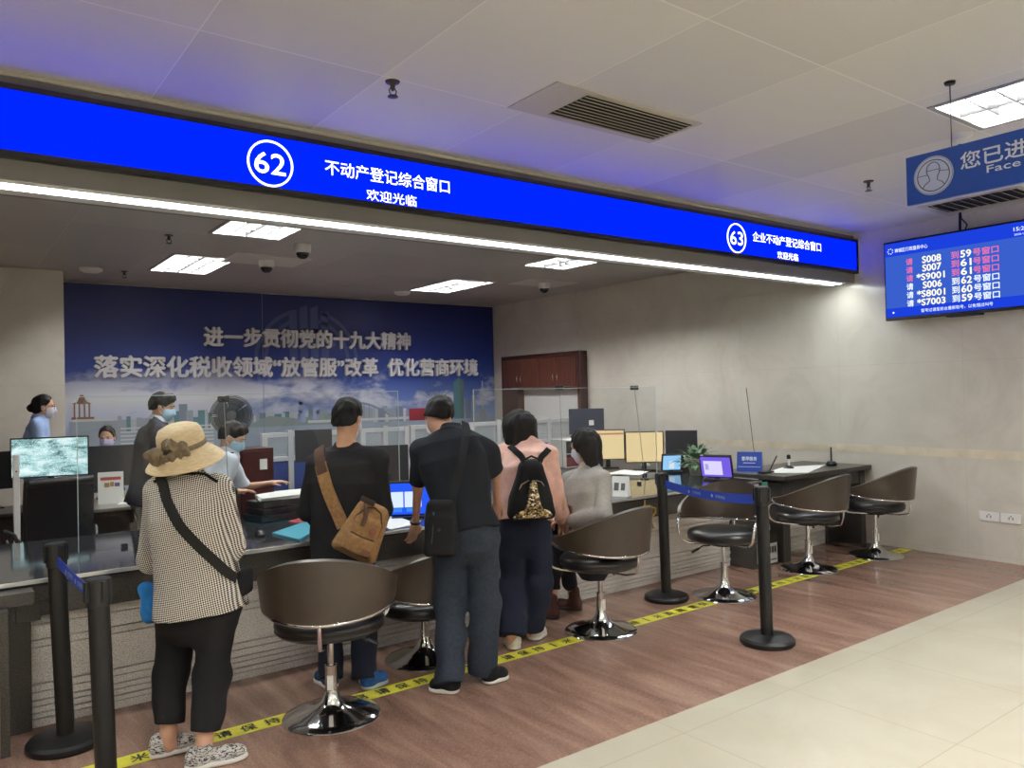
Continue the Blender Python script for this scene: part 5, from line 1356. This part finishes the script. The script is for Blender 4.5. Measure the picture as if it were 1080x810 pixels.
# --- woman with the straw hat
D1 = 3.80
j = dict(pelvis=J(211, 636, D1), neck=J(199, 503, D1+.05), LS=J(168, 519, D1+.02), RS=J(229, 516, D1+.04), LE=J(160, 590, D1+.10), LW=J(186, 585, D1+.36), RE=J(245, 577, D1+.05), RW=J(248, 572, D1+.34),
         LH=J(189, 645, D1+.03), RH=J(228, 645, D1-.02), LK=J(180, 712, D1+.05), RK=J(224, 712, D1-.03), head=J(197, 476, D1+.08), headR=head_frame(50, -12, 0))
gl, gr_ = gpt(178, 797), gpt(216, 806)
j['LA'] = gl+[0, 0, .105]; j['RA'] = gr_+[0, 0, .105]
tl, tr = gpt(206, 787), gpt(260, 798); hl, hr = gpt(159, 800), gpt(196, 813)
j['LT'], j['RT'] = tl-(tl-hl)*.15, tr-(tr-hr)*.15
P1, o1, T1, X1 = person('person in a straw hat, houndstooth jacket and black cropped trousers standing at the counter', (gl+gr_)/2, j,
    G(hipw=.20, hipd=.15, waistw=.192, waistd=.145, chestw=.192, chestd=.14, sh=.064, uarm=.066, elb=.06, wri=.05, thi=.10, kne=.078, ank=.060, hem=.045, topname='jacket', topm=HOUND, botm=BLK, twr=.005, bow=.02, tv=.006),
    simple_top(.045), None, SKIN, long_hair(0, bun=None), mask=MASKW,
    shoes={'L': (hl, tl, ZEB, SOLE, .046, 0), 'R': (hr, tr, ZEB, SOLE, .046, 0)})
c = J(192, 470, D1+.06); ax = nrm(np.array([0, 0, 1.0])+np.array([-.24*math.sin(math.radians(53)), .24*math.cos(math.radians(53)), 0])*.9-nrm([.25, .97, 0])*.30)
def m_straw():
    t = NT('straw'); n = t.noise(t.coord((30, 30, 140)), 1.0, 3, .6); t.color(t.ramp(n, [(.3, (206, 182, 140)), (.7, (228, 210, 172))])); t.b.inputs['Roughness'].default_value = .85; t.bump(n, .15, .004); return t.m
ht = empty('straw_hat', c, 'beige straw sun hat with a gauzy bow on the head of the tweed-jacketed person', 'hat')
MB().lathe([(.184, -.088), (.188, -.084), (.176, -.068), (.146, -.038), (.112, -.012), (.108, .0), (.112, .03), (.108, .065), (.094, .092), (.06, .108), (0, .114)], c, 56, axis=ax).lathe([(.182, -.090), (.142, -.046), (.106, -.016), (.104, .03), (.09, .088), (0, .108)], c, 56, axis=ax).build('crown_and_brim', m_straw(), ht, c, angle=75)
RIB = M('gauze_ribbon', (112, 98, 76), .7, var=.2, vscale=40)
MB().lathe([(.110, -.008), (.117, -.004), (.118, .012), (.112, .018)], c, 56, axis=ax).build('ribbon', RIB, ht, c)
S = SDF(); vb = nrm(CAM-c); rb = np.cross(ax, vb); bc = c+vb*.105-rb*.075-ax*.018
rg = random.Random(5)
for k in range(22):
    a = rg.uniform(0, 6.28); q = bc+np.array([rg.uniform(-.014, .014) for _ in range(3)]); S.ell(q+(rb*math.cos(a)*.07+ax*math.sin(a)*.034), (.038, .009, .024), head_frame(math.degrees(a)*1.7, 25*math.sin(k)), .008)
solid(S, 'bow', RIB, ht, c, .004, .004, 90, 2)
cl = surf_path(T1, [J(166, 508, D1), J(180, 501, D1), J(198, 499, D1), J(216, 500, D1), J(231, 508, D1)], FW, 20, .003)
ribbon(cl, T1, .012, .006, 'collar_piping', BLK, P1, o1)
wp = [J(171, 503, D1), J(178, 512, D1), J(205, 552, D1), J(235, 585, D1), J(253, 607, D1)]
pth = surf_path(T1, wp, FW, 34, .006)
ST1 = m_cloth('black_webbing', (36, 34, 32))
bg = empty('shoulder_bag', J(264, 606, D1+.05), 'black shoulder bag strap across the houndstooth jacket with a small bag at the hip', 'bag'); o = J(264, 606, D1+.05)
ribbon(pth, T1, .046, .006, 'strap', ST1, bg, o)
S = SDF(); S.rbox(J(256, 614, D1+.05), (.028, .07, .06), head_frame(50), .02); solid(S, 'pouch', BLK, bg, o, .006, .003, 30, 4)
S = SDF(); bc = J(160, 636, D1+.10); S.rbox(bc, (.045, .05, .10), head_frame(60, 0, 4), .03, taper=-.12); ob = solid(S, 'cloth_bag', m_cloth('bright_blue_cloth', (44, 122, 192), .1, 20), None, bc, .006, .008, 40, 6)
tag(ob, 'bright blue cloth bag held at the hip of the hat wearer', 'bag')

# --- man with the tan sling bag
D2 = 4.72
hl, hr = gpt(352, 727), gpt(384, 728); tl, tr = gpt(336, 716), gpt(407, 718)
j = dict(pelvis=J(362, 590, D2), neck=J(365, 472, D2+.06), LS=J(334, 490, D2+.06), RS=J(398, 487, D2+.04), LE=J(325, 540, D2+.06), LW=J(341, 556, D2+.32), RE=J(404, 536, D2+.03), RW=J(400, 553, D2+.28),
         LH=J(347, 598, D2), RH=J(378, 598, D2), LK=J(347, 655, D2+.03), RK=J(384, 655, D2), LA=hl*[1, 1, 0]+[.0, .03, .1], RA=hr*[1, 1, 0]+[.02, .04, .1], LT=tl, RT=tr, head=J(367, 441, D2+.07), headR=head_frame(38, -14, 0))
P2, o2, T2, X2 = person('person with short black hair, charcoal sweater and white mask, wearing the tan sling bag', (hl+hr)/2, j,
    G(hipw=.172, hipd=.12, waistw=.175, waistd=.12, chestw=.205, chestd=.13, sh=.066, uarm=.064, elb=.055, wri=.044, thi=.09, kne=.072, ank=.064, hem=-.045, topname='sweater', topm=CHARCC, botm=m_cloth('navy_trousers', (27, 31, 44)), bow=.015, tv=.006),
    simple_top(.03, {'L': .02, 'R': .02}), None, SKIN, short_hair(1.0, -.09), mask=MASKW,
    shoes={'L': (hl, tl, m_cloth('teal_blue_knit', (38, 68, 92), .15, 60), SOLE, .048, 0), 'R': (hr, tr, m_cloth('teal_blue_knit2', (40, 78, 130), .15, 60), M('pale_grey_rubber', (170, 178, 180), .6), .048, 0)})
bc = J(384, 559, D2-.20); Rb = head_frame(66, -4, -27)
sb = empty('sling_bag', bc, 'tan canvas sling bag on the back of the person in the charcoal sweater', 'bag'); o = bc
S = SDF(); S.rbox(bc, (.118, .05, .165), Rb, .045, .02, .22); S.rbox(bc-Rb[:, 1]*.045-Rb[:, 2]*.03, (.095, .03, .11), Rb, .028, .015, .12); solid(S, 'body', TAN, sb, o, .005, .002, 40, 3)
fr = bc-Rb[:, 1]*.078
S = SDF(); S.rbox(fr-Rb[:, 2]*.085, (.085, .022, .05), Rb, .018, .01, .0); solid(S, 'front_pocket', TAN, sb, o, .004, .001, 40, 4)
z = lambda x, y, q: bc+Rb[:, 0]*x-Rb[:, 1]*y+Rb[:, 2]*q
MB().tube([z(-.085, .058, -.05), z(-.08, .06, .06), z(-.045, .058, .125), z(.0, .056, .142), z(.045, .058, .125), z(.08, .06, .06), z(.085, .058, -.05)], .005, 8).build('zip', TAND, sb, o)
MB().tube([z(-.07, .085, -.03), z(0, .09, -.036), z(.07, .085, -.03)], .0045, 8).tube([z(-.08, .098, -.128), z(0, .10, -.132), z(.08, .098, -.128)], .005, 8).build('pocket_edge', TAND, sb, o)
MB().lathe([(0, 0), (.022, 0), (.021, .004), (0, .005)], z(.045, .078, .015), 20, axis=-Rb[:, 1]).build('leather_patch', M('leather_patch', (128, 76, 54), .6), sb, o)
MB().box(z(.055, .100, -.105), (.05, .006, .03), Rb).build('leather_label', M('leather_label', (116, 74, 50), .6), sb, o, bevel=.002)
pth = surf_path(T2, [J(336, 474, D2), J(341, 488, D2), J(352, 518, D2), J(362, 540, D2), J(367, 552, D2)], FW, 22, .008)
ribbon(pth[5:], T2, .075, .01, 'strap', TAN, sb, o); ribbon(pth[:8], T2, .066, .014, 'strap_cover', TAND, sb, o)
MB().tube([z(-.06, .03, .15), z(-.05, .075, .125), z(-.03, .09, .07), z(-.025, .092, .02)], .013, 8, flat=.4).build('leather_tab', TAND, sb, o)
MB().box(z(-.055, .05, .16), (.085, .018, .03), Rb).build('buckle', M('bronze_buckle', (52, 40, 32), .4, .5), sb, o, bevel=.003)

# --- man in the black T-shirt and slate jeans
D3 = 4.66
hl, hr = gpt(483, 731), gpt(511, 722); tl, tr = gpt(454, 727), gpt(534, 714)
j = dict(pelvis=J(492, 560, D3), neck=J(475, 452, D3+.16), LS=J(446, 477, D3+.14), RS=J(514, 480, D3+.12), LE=J(441, 512, D3+.20), LW=J(438, 552, D3+.28), RE=J(523, 500, D3+.17), RW=J(524, 530, D3+.42),
         LH=J(477, 565, D3), RH=J(509, 565, D3), LK=J(475, 638, D3+.02), RK=J(512, 636, D3), LA=hl*[1, 1, 0]+[-.02, .05, .1], RA=hr*[1, 1, 0]+[.02, .05, .1], LT=tl, RT=tr, head=J(463, 439, D3+.25), headR=head_frame(46, -36, -12))
j['Lhand'] = (nrm(np.array([-.05, .35, -1.0])), np.array([-.1, .9, .3]), .35)
P3, o3, T3, X3 = person('person with bowed head, black T-shirt and slate jeans, one hand on a chair back', (hl+hr)/2, j,
    G(hipw=.185, hipd=.13, waistw=.182, waistd=.128, chestw=.205, chestd=.135, sh=.07, uarm=.072, elb=.048, wri=.036, thi=.10, kne=.088, ank=.078, hem=-.05, topname='t_shirt', topm=NAVY, botm=SLATE, bow=.03, sleeve={'L': .95, 'R': .85}, bwr=.006, tv=.006),
    simple_top(.005), None, SKIN2, short_hair(1.04, -.115), mask=MASKW,
    shoes={'L': (hl, tl, BLK, SOLE, .05, 0), 'R': (hr, tr, BLK, SOLE, .05, 0)})
wr_ = j['LW']; MB().lathe([(.030, -.009), (.034, -.007), (.034, .007), (.030, .009)], wr_-nrm(wr_-j['LE'])*.01, 24, axis=nrm(wr_-j['LE'])).build('bracelet', M('dark_bracelet', (44, 30, 26), .4), P3, o3)
bc = J(465, 557, D3-.17); Rb = head_frame(58, 0, -2)
cbg = empty('crossbody_bag', bc, 'black crossbody bag hanging at the left hip of the person in slate jeans', 'bag'); o = bc
S = SDF(); S.rbox(bc, (.095, .045, .165), Rb, .04, .02, .1); S.rbox(bc-Rb[:, 1]*.04-Rb[:, 2]*.03-Rb[:, 0]*.0, (.078, .025, .12), Rb, .022, .012, .05); solid(S, 'body', BLK, cbg, o, .005, .003, 30, 5)
z = lambda x, y, q: bc+Rb[:, 0]*x-Rb[:, 1]*y+Rb[:, 2]*q
MB().tube([z(-.04, .052, .10), z(-.045, .068, .0), z(-.05, .066, -.08)], .0035, 6).build('zip', M('dark_zip', (60, 60, 62), .4, .4), cbg, o)
MB().lathe([(0, 0), (.008, 0), (.008, .003), (0, .004)], z(-.01, .07, .0), 12, axis=-Rb[:, 1]).build('zip_puller', M('dark_zip', (60, 60, 62), .4, .4), cbg, o)
pth = surf_path(T3, [J(490, 446, D3+.12), J(492, 455, D3), J(488, 485, D3), J(481, 512, D3), J(477, 530, D3)], FW, 26, .007)
ribbon(pth, T3, .046, .008, 'strap', m_cloth('black_strap', (32, 32, 35)), cbg, o)
MB().box(pth[-1]+np.array([0, 0, -.012])-FW*.008, (.05, .012, .03), Rb).build('strap_ring', M('dark_zip', (60, 60, 62), .4, .4), cbg, o, bevel=.003)

# --- woman in the pink jacket with the sequin backpack
D4 = 5.36
hl, hr = gpt(543, 686), gpt(562, 676); tl, tr = gpt(538, 676), gpt(572, 668)
j = dict(pelvis=J(554, 556, D4), neck=J(553, 466, D4+.12), LS=J(531, 481, D4+.08), RS=J(579, 480, D4+.08), LE=J(530, 523, D4+.10), LW=J(541, 541, D4+.34), RE=J(586, 519, D4+.08), RW=J(592, 546, D4+.22),
         LH=J(541, 562, D4), RH=J(567, 562, D4), LK=J(541, 618, D4+.02), RK=J(569, 614, D4), LA=hl*[1, 1, 0]+[0, .03, .09], RA=hr*[1, 1, 0]+[0, .03, .09], LT=tl, RT=tr, head=J(547, 452, D4+.16), headR=head_frame(70, -26, 6))
P4, o4, T4, X4 = person('person with long black hair, pale pink jacket and wide dark jeans, wearing the sequin backpack', (hl+hr)/2, j,
    G(hipw=.165, hipd=.12, waistw=.185, waistd=.13, chestw=.19, chestd=.135, sh=.066, uarm=.072, elb=.070, wri=.062, thi=.095, kne=.092, ank=.090, hem=-.005, topname='jacket', topm=PINK, botm=DENIM, bow=.03, twr=.011, twf=38),
    simple_top(-.05, {'L': .03, 'R': .02}), None, SKIN, long_hair(.15, width=.108), mask=MASKW,
    shoes={'L': (hl, tl, M('white_trainer', (222, 218, 212), .6), SOLE, .05, 0), 'R': (hr, tr, M('white_trainer', (222, 218, 212), .6), SOLE, .05, 0)})
bc = J(560, 513, D4-.20); Rb = head_frame(60, 8, 1)
bp = empty('backpack', bc, 'black backpack with gold sequins on the back of the pink jacket', 'bag'); o = bc
S = SDF(); S.rbox(bc-Rb[:, 2]*.02, (.122, .072, .20), Rb, .05, .02, .40); S.rbox(bc-Rb[:, 2]*.12, (.135, .082, .09), Rb, .06, .03, .05); solid(S, 'body', BLK, bp, o, .006, .004, 26, 5)
z = lambda x, y, q: bc+Rb[:, 0]*x-Rb[:, 1]*y+Rb[:, 2]*q
SEQ = m_sequin()
S = SDF(); S.rbox(z(0.005, .052, -.045), (.040, .05, .105), Rb, .018, .01, .6); S.rbox(z(0, .060, -.165), (.120, .034, .036), Rb, .03, .02, .2); solid(S, 'sequin_panel', SEQ, bp, o, .005, .003, 60, 5)
MB().tube([z(-.095, .055, -.03), z(-.07, .07, .035), z(-.022, .078, .062)], .006, 6, flat=.6).tube([z(.022, .078, .06), z(.06, .072, .045), z(.092, .056, -.01)], .006, 6, flat=.6).build('zip', M('silver_zip', (176, 170, 156), .3, .8), bp, o)
MB().tube([z(-.055, .03, .15), z(-.05, .04, .19), z(0, .05, .215), z(.05, .04, .19), z(.055, .03, .15)], .007, 8).build('carry_handle', BLK, bp, o)
for s_, a in ((-1, (538, 471)), (1, (579, 474))):
    pth = surf_path(T4, [J(a[0], a[1], D4), J((a[0]+561)/2, (a[1]+487)/2+1, D4), J(561+s_*5, 492, D4)], FW, 16, .010); ribbon(pth, T4, .042, .010, 'shoulder_strap', BLK, bp, o)

# --- seated woman in the grey blazer
D5 = 5.66
fr_, fl_ = gpt(601, 643), gpt(580, 652)
j = dict(pelvis=J(624, 583, D5-.06), neck=J(621, 494, D5+.10), LS=J(601, 507, D5+.22), RS=J(636, 506, D5-.06), LE=J(600, 535, D5+.34), LW=J(592, 541, D5+.50), RE=J(637, 545, D5-.21), RW=J(599, 549, D5-.08),
         LH=J(616, 585, D5+.06), RH=J(626, 588, D5-.06), LK=J(586, 574, D5+.34), RK=J(592, 574, D5+.22), LA=fl_+[.03, .0, .13], RA=fr_+[.03, 0, .13], head=J(616, 470, D5+.13), headR=head_frame(108, -18, 4))
hl, tl = fl_+[.04, -.06, 0], fl_+[-.08, .14, 0]; hr, tr = fr_+[.05, -.08, 0], fr_+[-.06, .14, 0]
j['LT'], j['RT'] = tl, tr
j['Rhand'] = (nrm(j['RW']-j['RE']), np.array([0, .2, -1]), .45)
def blazer(S, j, g, ax, fwd, right):
    simple_top(.10)(S, j, g, ax, fwd, right); S.cone(j['neck']-ax*.05, j['neck']+ax*.015, .085, .07, .04)
J5 = j
P5, o5, T5, X5 = person('person with a black bob and grey blazer sitting on a swivel chair at the counter', (fl_+fr_)/2, j,
    G(hipw=.17, hipd=.13, waistw=.165, waistd=.125, chestw=.178, chestd=.125, sh=.06, ak=.010, uarm=.062, elb=.058, wri=.050, thi=.082, kne=.062, ank=.05, hem=.08, topname='blazer', topm=GREYB, botm=m_cloth('charcoal_trousers', (38, 40, 46)), bow=.03),
    blazer, None, SKIN, long_hair(.185, width=.1, spread=1.4), mask=MASKW,
    shoes={'L': (hl, tl, m_cloth('brown_suede', (74, 46, 40), .1, 40), M('dark_rubber', (40, 34, 32), .7), .046, .06), 'R': (hr, tr, m_cloth('brown_suede2', (76, 48, 42), .1, 40), M('dark_rubber', (40, 34, 32), .7), .046, .06)})
bc = J(587, 556, D5+.12); S = SDF(); S.rbox(bc, (.05, .06, .05), head_frame(90), .03); ob = solid(S, 'handbag', BLK, None, bc, .006, .006, 30, 2)
tag(ob, 'small black bag in the lap of the person in the grey blazer', 'bag')

# --- staff behind the counter (seated figures share one posture)
def sitter(head, hd, turn, lean=.06, arm=None, s=1.0, sz=.47):
    """joints of someone sitting; head = head centre point, turn = heading in degrees"""
    f = np.array([math.cos(math.radians(turn)), math.sin(math.radians(turn)), 0]); rt = np.array([f[1], -f[0], 0]); z = np.array([0, 0, 1.0])
    nk = head-z*.125*s-f*.03; pz = sz+.10; pel = np.array([nk[0], nk[1], 0])*1.0-f*lean*2.2; pel = np.array([pel[0], pel[1], pz])
    j = dict(neck=nk, pelvis=pel, head=head, headR=head_frame(*hd))
    for q, sg in (('L', -1), ('R', 1)):
        j[q+'S'] = nk-z*.065+rt*sg*.155; j[q+'E'] = j[q+'S']-z*.24+f*.10+rt*sg*.05; j[q+'W'] = j[q+'E']+f*.22+z*.03-rt*sg*.06
        j[q+'H'] = pel+rt*sg*.09-z*.02; j[q+'K'] = j[q+'H']+f*.42; j[q+'A'] = j[q+'K']*[1, 1, 0]+f*.02+[0, 0, .10]; j[q+'T'] = j[q+'A']+f*.12
    if arm: j.update(arm)
    return j, f, rt
def staff(label, j, f, g, hair, mask, shoe=True, seed=1, skin=SKIN, hs=1.0, top=None):
    sh = {}
    for q in 'LR':
        a = j[q+'A']*[1, 1, 0]; sh[q] = (a-f*.07, a+f*.18, BLK, M('dark_rubber', (40, 34, 32), .7), .045, 0)
    return person(label, (j['LA']+j['RA'])/2, j, g, top or simple_top(.10), None, skin, hair, mask=mask, seed=seed, shoes=sh, body_vox=.0065, head_s=hs)
TR = m_cloth('staff_trousers', (34, 36, 46))
def stander(h, hd, turn, lean=.0):
    f = np.array([math.cos(math.radians(turn)), math.sin(math.radians(turn)), 0]); rt = np.array([f[1], -f[0], 0]); z = np.array([0, 0, 1.0]); nk = h-z*.125-f*.04
    pel = np.array([nk[0]-f[0]*lean, nk[1]-f[1]*lean, nk[2]*.585]); j = dict(head=h, headR=head_frame(*hd), neck=nk, pelvis=pel)
    for q, sg in (('L', -1), ('R', 1)):
        j[q+'S'] = nk-z*.07+rt*sg*.165-f*.02; j[q+'E'] = j[q+'S']-z*.29+rt*sg*.05+f*.02; j[q+'W'] = j[q+'E']-z*.17+f*.17
        j[q+'H'] = pel+rt*sg*.09-z*.02; j[q+'K'] = j[q+'H']*[1, 1, 0]+f*.03+z*.48; j[q+'A'] = j[q+'H']*[1, 1, 0]+z*.10; j[q+'T'] = j[q+'A']+f*.12
    return j, f, rt
h = J(46, 429, 8.3); j, f, rt = stander(h, (-8, -6, 0), -10)
J6 = j; r6 = staff('person in a pale blue shirt and glasses facing right before the cream pillar', j, f, G(topname='shirt', topm=LBLUE, botm=TR, thi=.08, kne=.066, ank=.055, hipw=.165, chestw=.18), long_hair(0, bun=(0, -.02)), MASKW, seed=3)
R = j['headR']; c = h
b = MB()
for q in (-1, 1): b.tube([c+R[:, 0]*(q*.032+.026*math.cos(a))+R[:, 1]*.100+R[:, 2]*(.006+.019*math.sin(a)) for a in np.linspace(0, 6.283, 17)[:-1]], .0022, 6, True); b.tube([c+R[:, 0]*q*.058+R[:, 1]*.098+R[:, 2]*.012, c+R[:, 0]*q*.078+R[:, 1]*.0+R[:, 2]*.012], .002, 6)
b.build('glasses', M('glasses_brown', (60, 30, 26), .3), r6[0], r6[1])
h = J(171, 429, 7.0); j, f, rt = stander(h, (-22, -16, 0), -8, .12)
J7 = j; r7 = staff('person in a dark suit jacket and blue mask standing behind the counter', j, f, G(topname='suit_jacket', topm=SUIT, botm=TR, hipw=.175, thi=.085, kne=.07, ank=.06, chestw=.195), short_hair(1.03, -.04, .01), MASKB, seed=4)
h = J(113, 461, 8.95); j, f, rt = sitter(h, (248, -14, 0), 262, .02, sz=.50)
staff('seated person with tied dark hair and lilac mask behind a dark monitor', j, f, G(topname='jacket', topm=m_cloth('olive_grey_cloth', (78, 76, 70)), botm=TR, thi=.08, kne=.066, ank=.055, hipw=.165), long_hair(0, bun=(.03, -.02)), M('mask_lilac', (196, 188, 222), .8), seed=5)
h = J(245, 461, 6.30); hw = onZ(247, 519, .985)
j, f, rt = sitter(h, (-32, -30, 0), -20, .10)
j['RE'] = J(231, 519, 6.02); j['RW'] = J(250, 518, 6.10); j['Rhand'] = (nrm(J(268, 517, 6.2)-j['RW']), np.array([0, 0, -1.0]), .25)
J9 = j; r9 = staff('person in a white uniform shirt bending over papers behind the straw hat', j, f, G(topname='uniform_shirt', topm=WHITEC, botm=TR, thi=.085, kne=.068, ank=.058, hipw=.175, chestw=.195, uarm=.064, elb=.05, wri=.036, sleeve={'R': .95, 'L': .95}), short_hair(1.02, -.045), MASKB, seed=6, skin=SKIN2)
w = j['RW']-nrm(j['RW']-j['RE'])*.015; MB().lathe([(.029, -.012), (.034, -.01), (.034, .01), (.029, .012)], w, 24, axis=nrm(j['RW']-j['RE'])).build('wristwatch', BLACK, r9[0], r9[1])
ep = j['RS']+np.array([0, 0, .074]); MB().box(ep, (.10, .045, .01), head_frame(-20+90)).build('shoulder_board', M('navy_board', (24, 28, 44), .6), r9[0], r9[1], bevel=.003)

# collars of the staff and small finishing parts
def collar(res, j, mat, name='collar', r0=.060):
    pr, o, T, X = res; ax = nrm(X['ax']+X['fwd']*.12)
    MB().lathe([(r0+.016, -.012), (r0+.022, -.006), (r0+.012, .022), (r0+.006, .034), (r0, .034), (r0+.004, .0)], j['neck']+ax*.012, 32, axis=ax, sx=1.0, sy=1.0).build(name, mat, pr, o)
for res, j_, mt in ((r6, J6, LBLUE), (r7, J7, WHITEC), (r9, J9, WHITEC)): collar(res, j_, mt)
pr, o, T, X = r7; nk = J7['neck']; f = X['fwd']; rt = X['right']; up = np.array([0, 0, 1.0])
for sg in (-1, 1):
    pts = surf_path(T, [nk+f*.3+rt*sg*.055-up*.02, nk+f*.3+rt*sg*.045-up*.12, nk+f*.3+rt*sg*.008-up*.26], -f, 14, .004)
    ribbon(pts, T, .045, .006, 'lapel', SUIT, pr, o)
# members of one kind share a group phrase
GR = dict(swivel_chair='swivel chairs along the counter', queue_post='black queue posts', queue_belt='blue queue belts', glass_screen='glass screens on the counter', monitor='staff monitors', staff_desk='staff desks',
          fire_sprinkler='fire sprinklers', dome_camera='dome cameras in the office ceiling', wall_socket='wall sockets on the right wall', desk_divider='desk dividers', camera_pole='cameras on thin poles', paper='loose paper sheets',
          tablet='tablets on the counter', ceiling_lamp='office ceiling lamps', air_vent='air vents in the hall ceiling', folder='folders on the counter', smoke_detector='ceiling detectors', person='people at and behind the counter', card_stand='card stands')
for ob in list(bpy.data.objects):
    if ob.parent is None and 'category' in ob and 'group' not in ob:
        b_ = ob.name.split('.')[0]
        if b_ in GR: ob['group'] = GR[b_]
bpy.data.objects.remove(_fo)
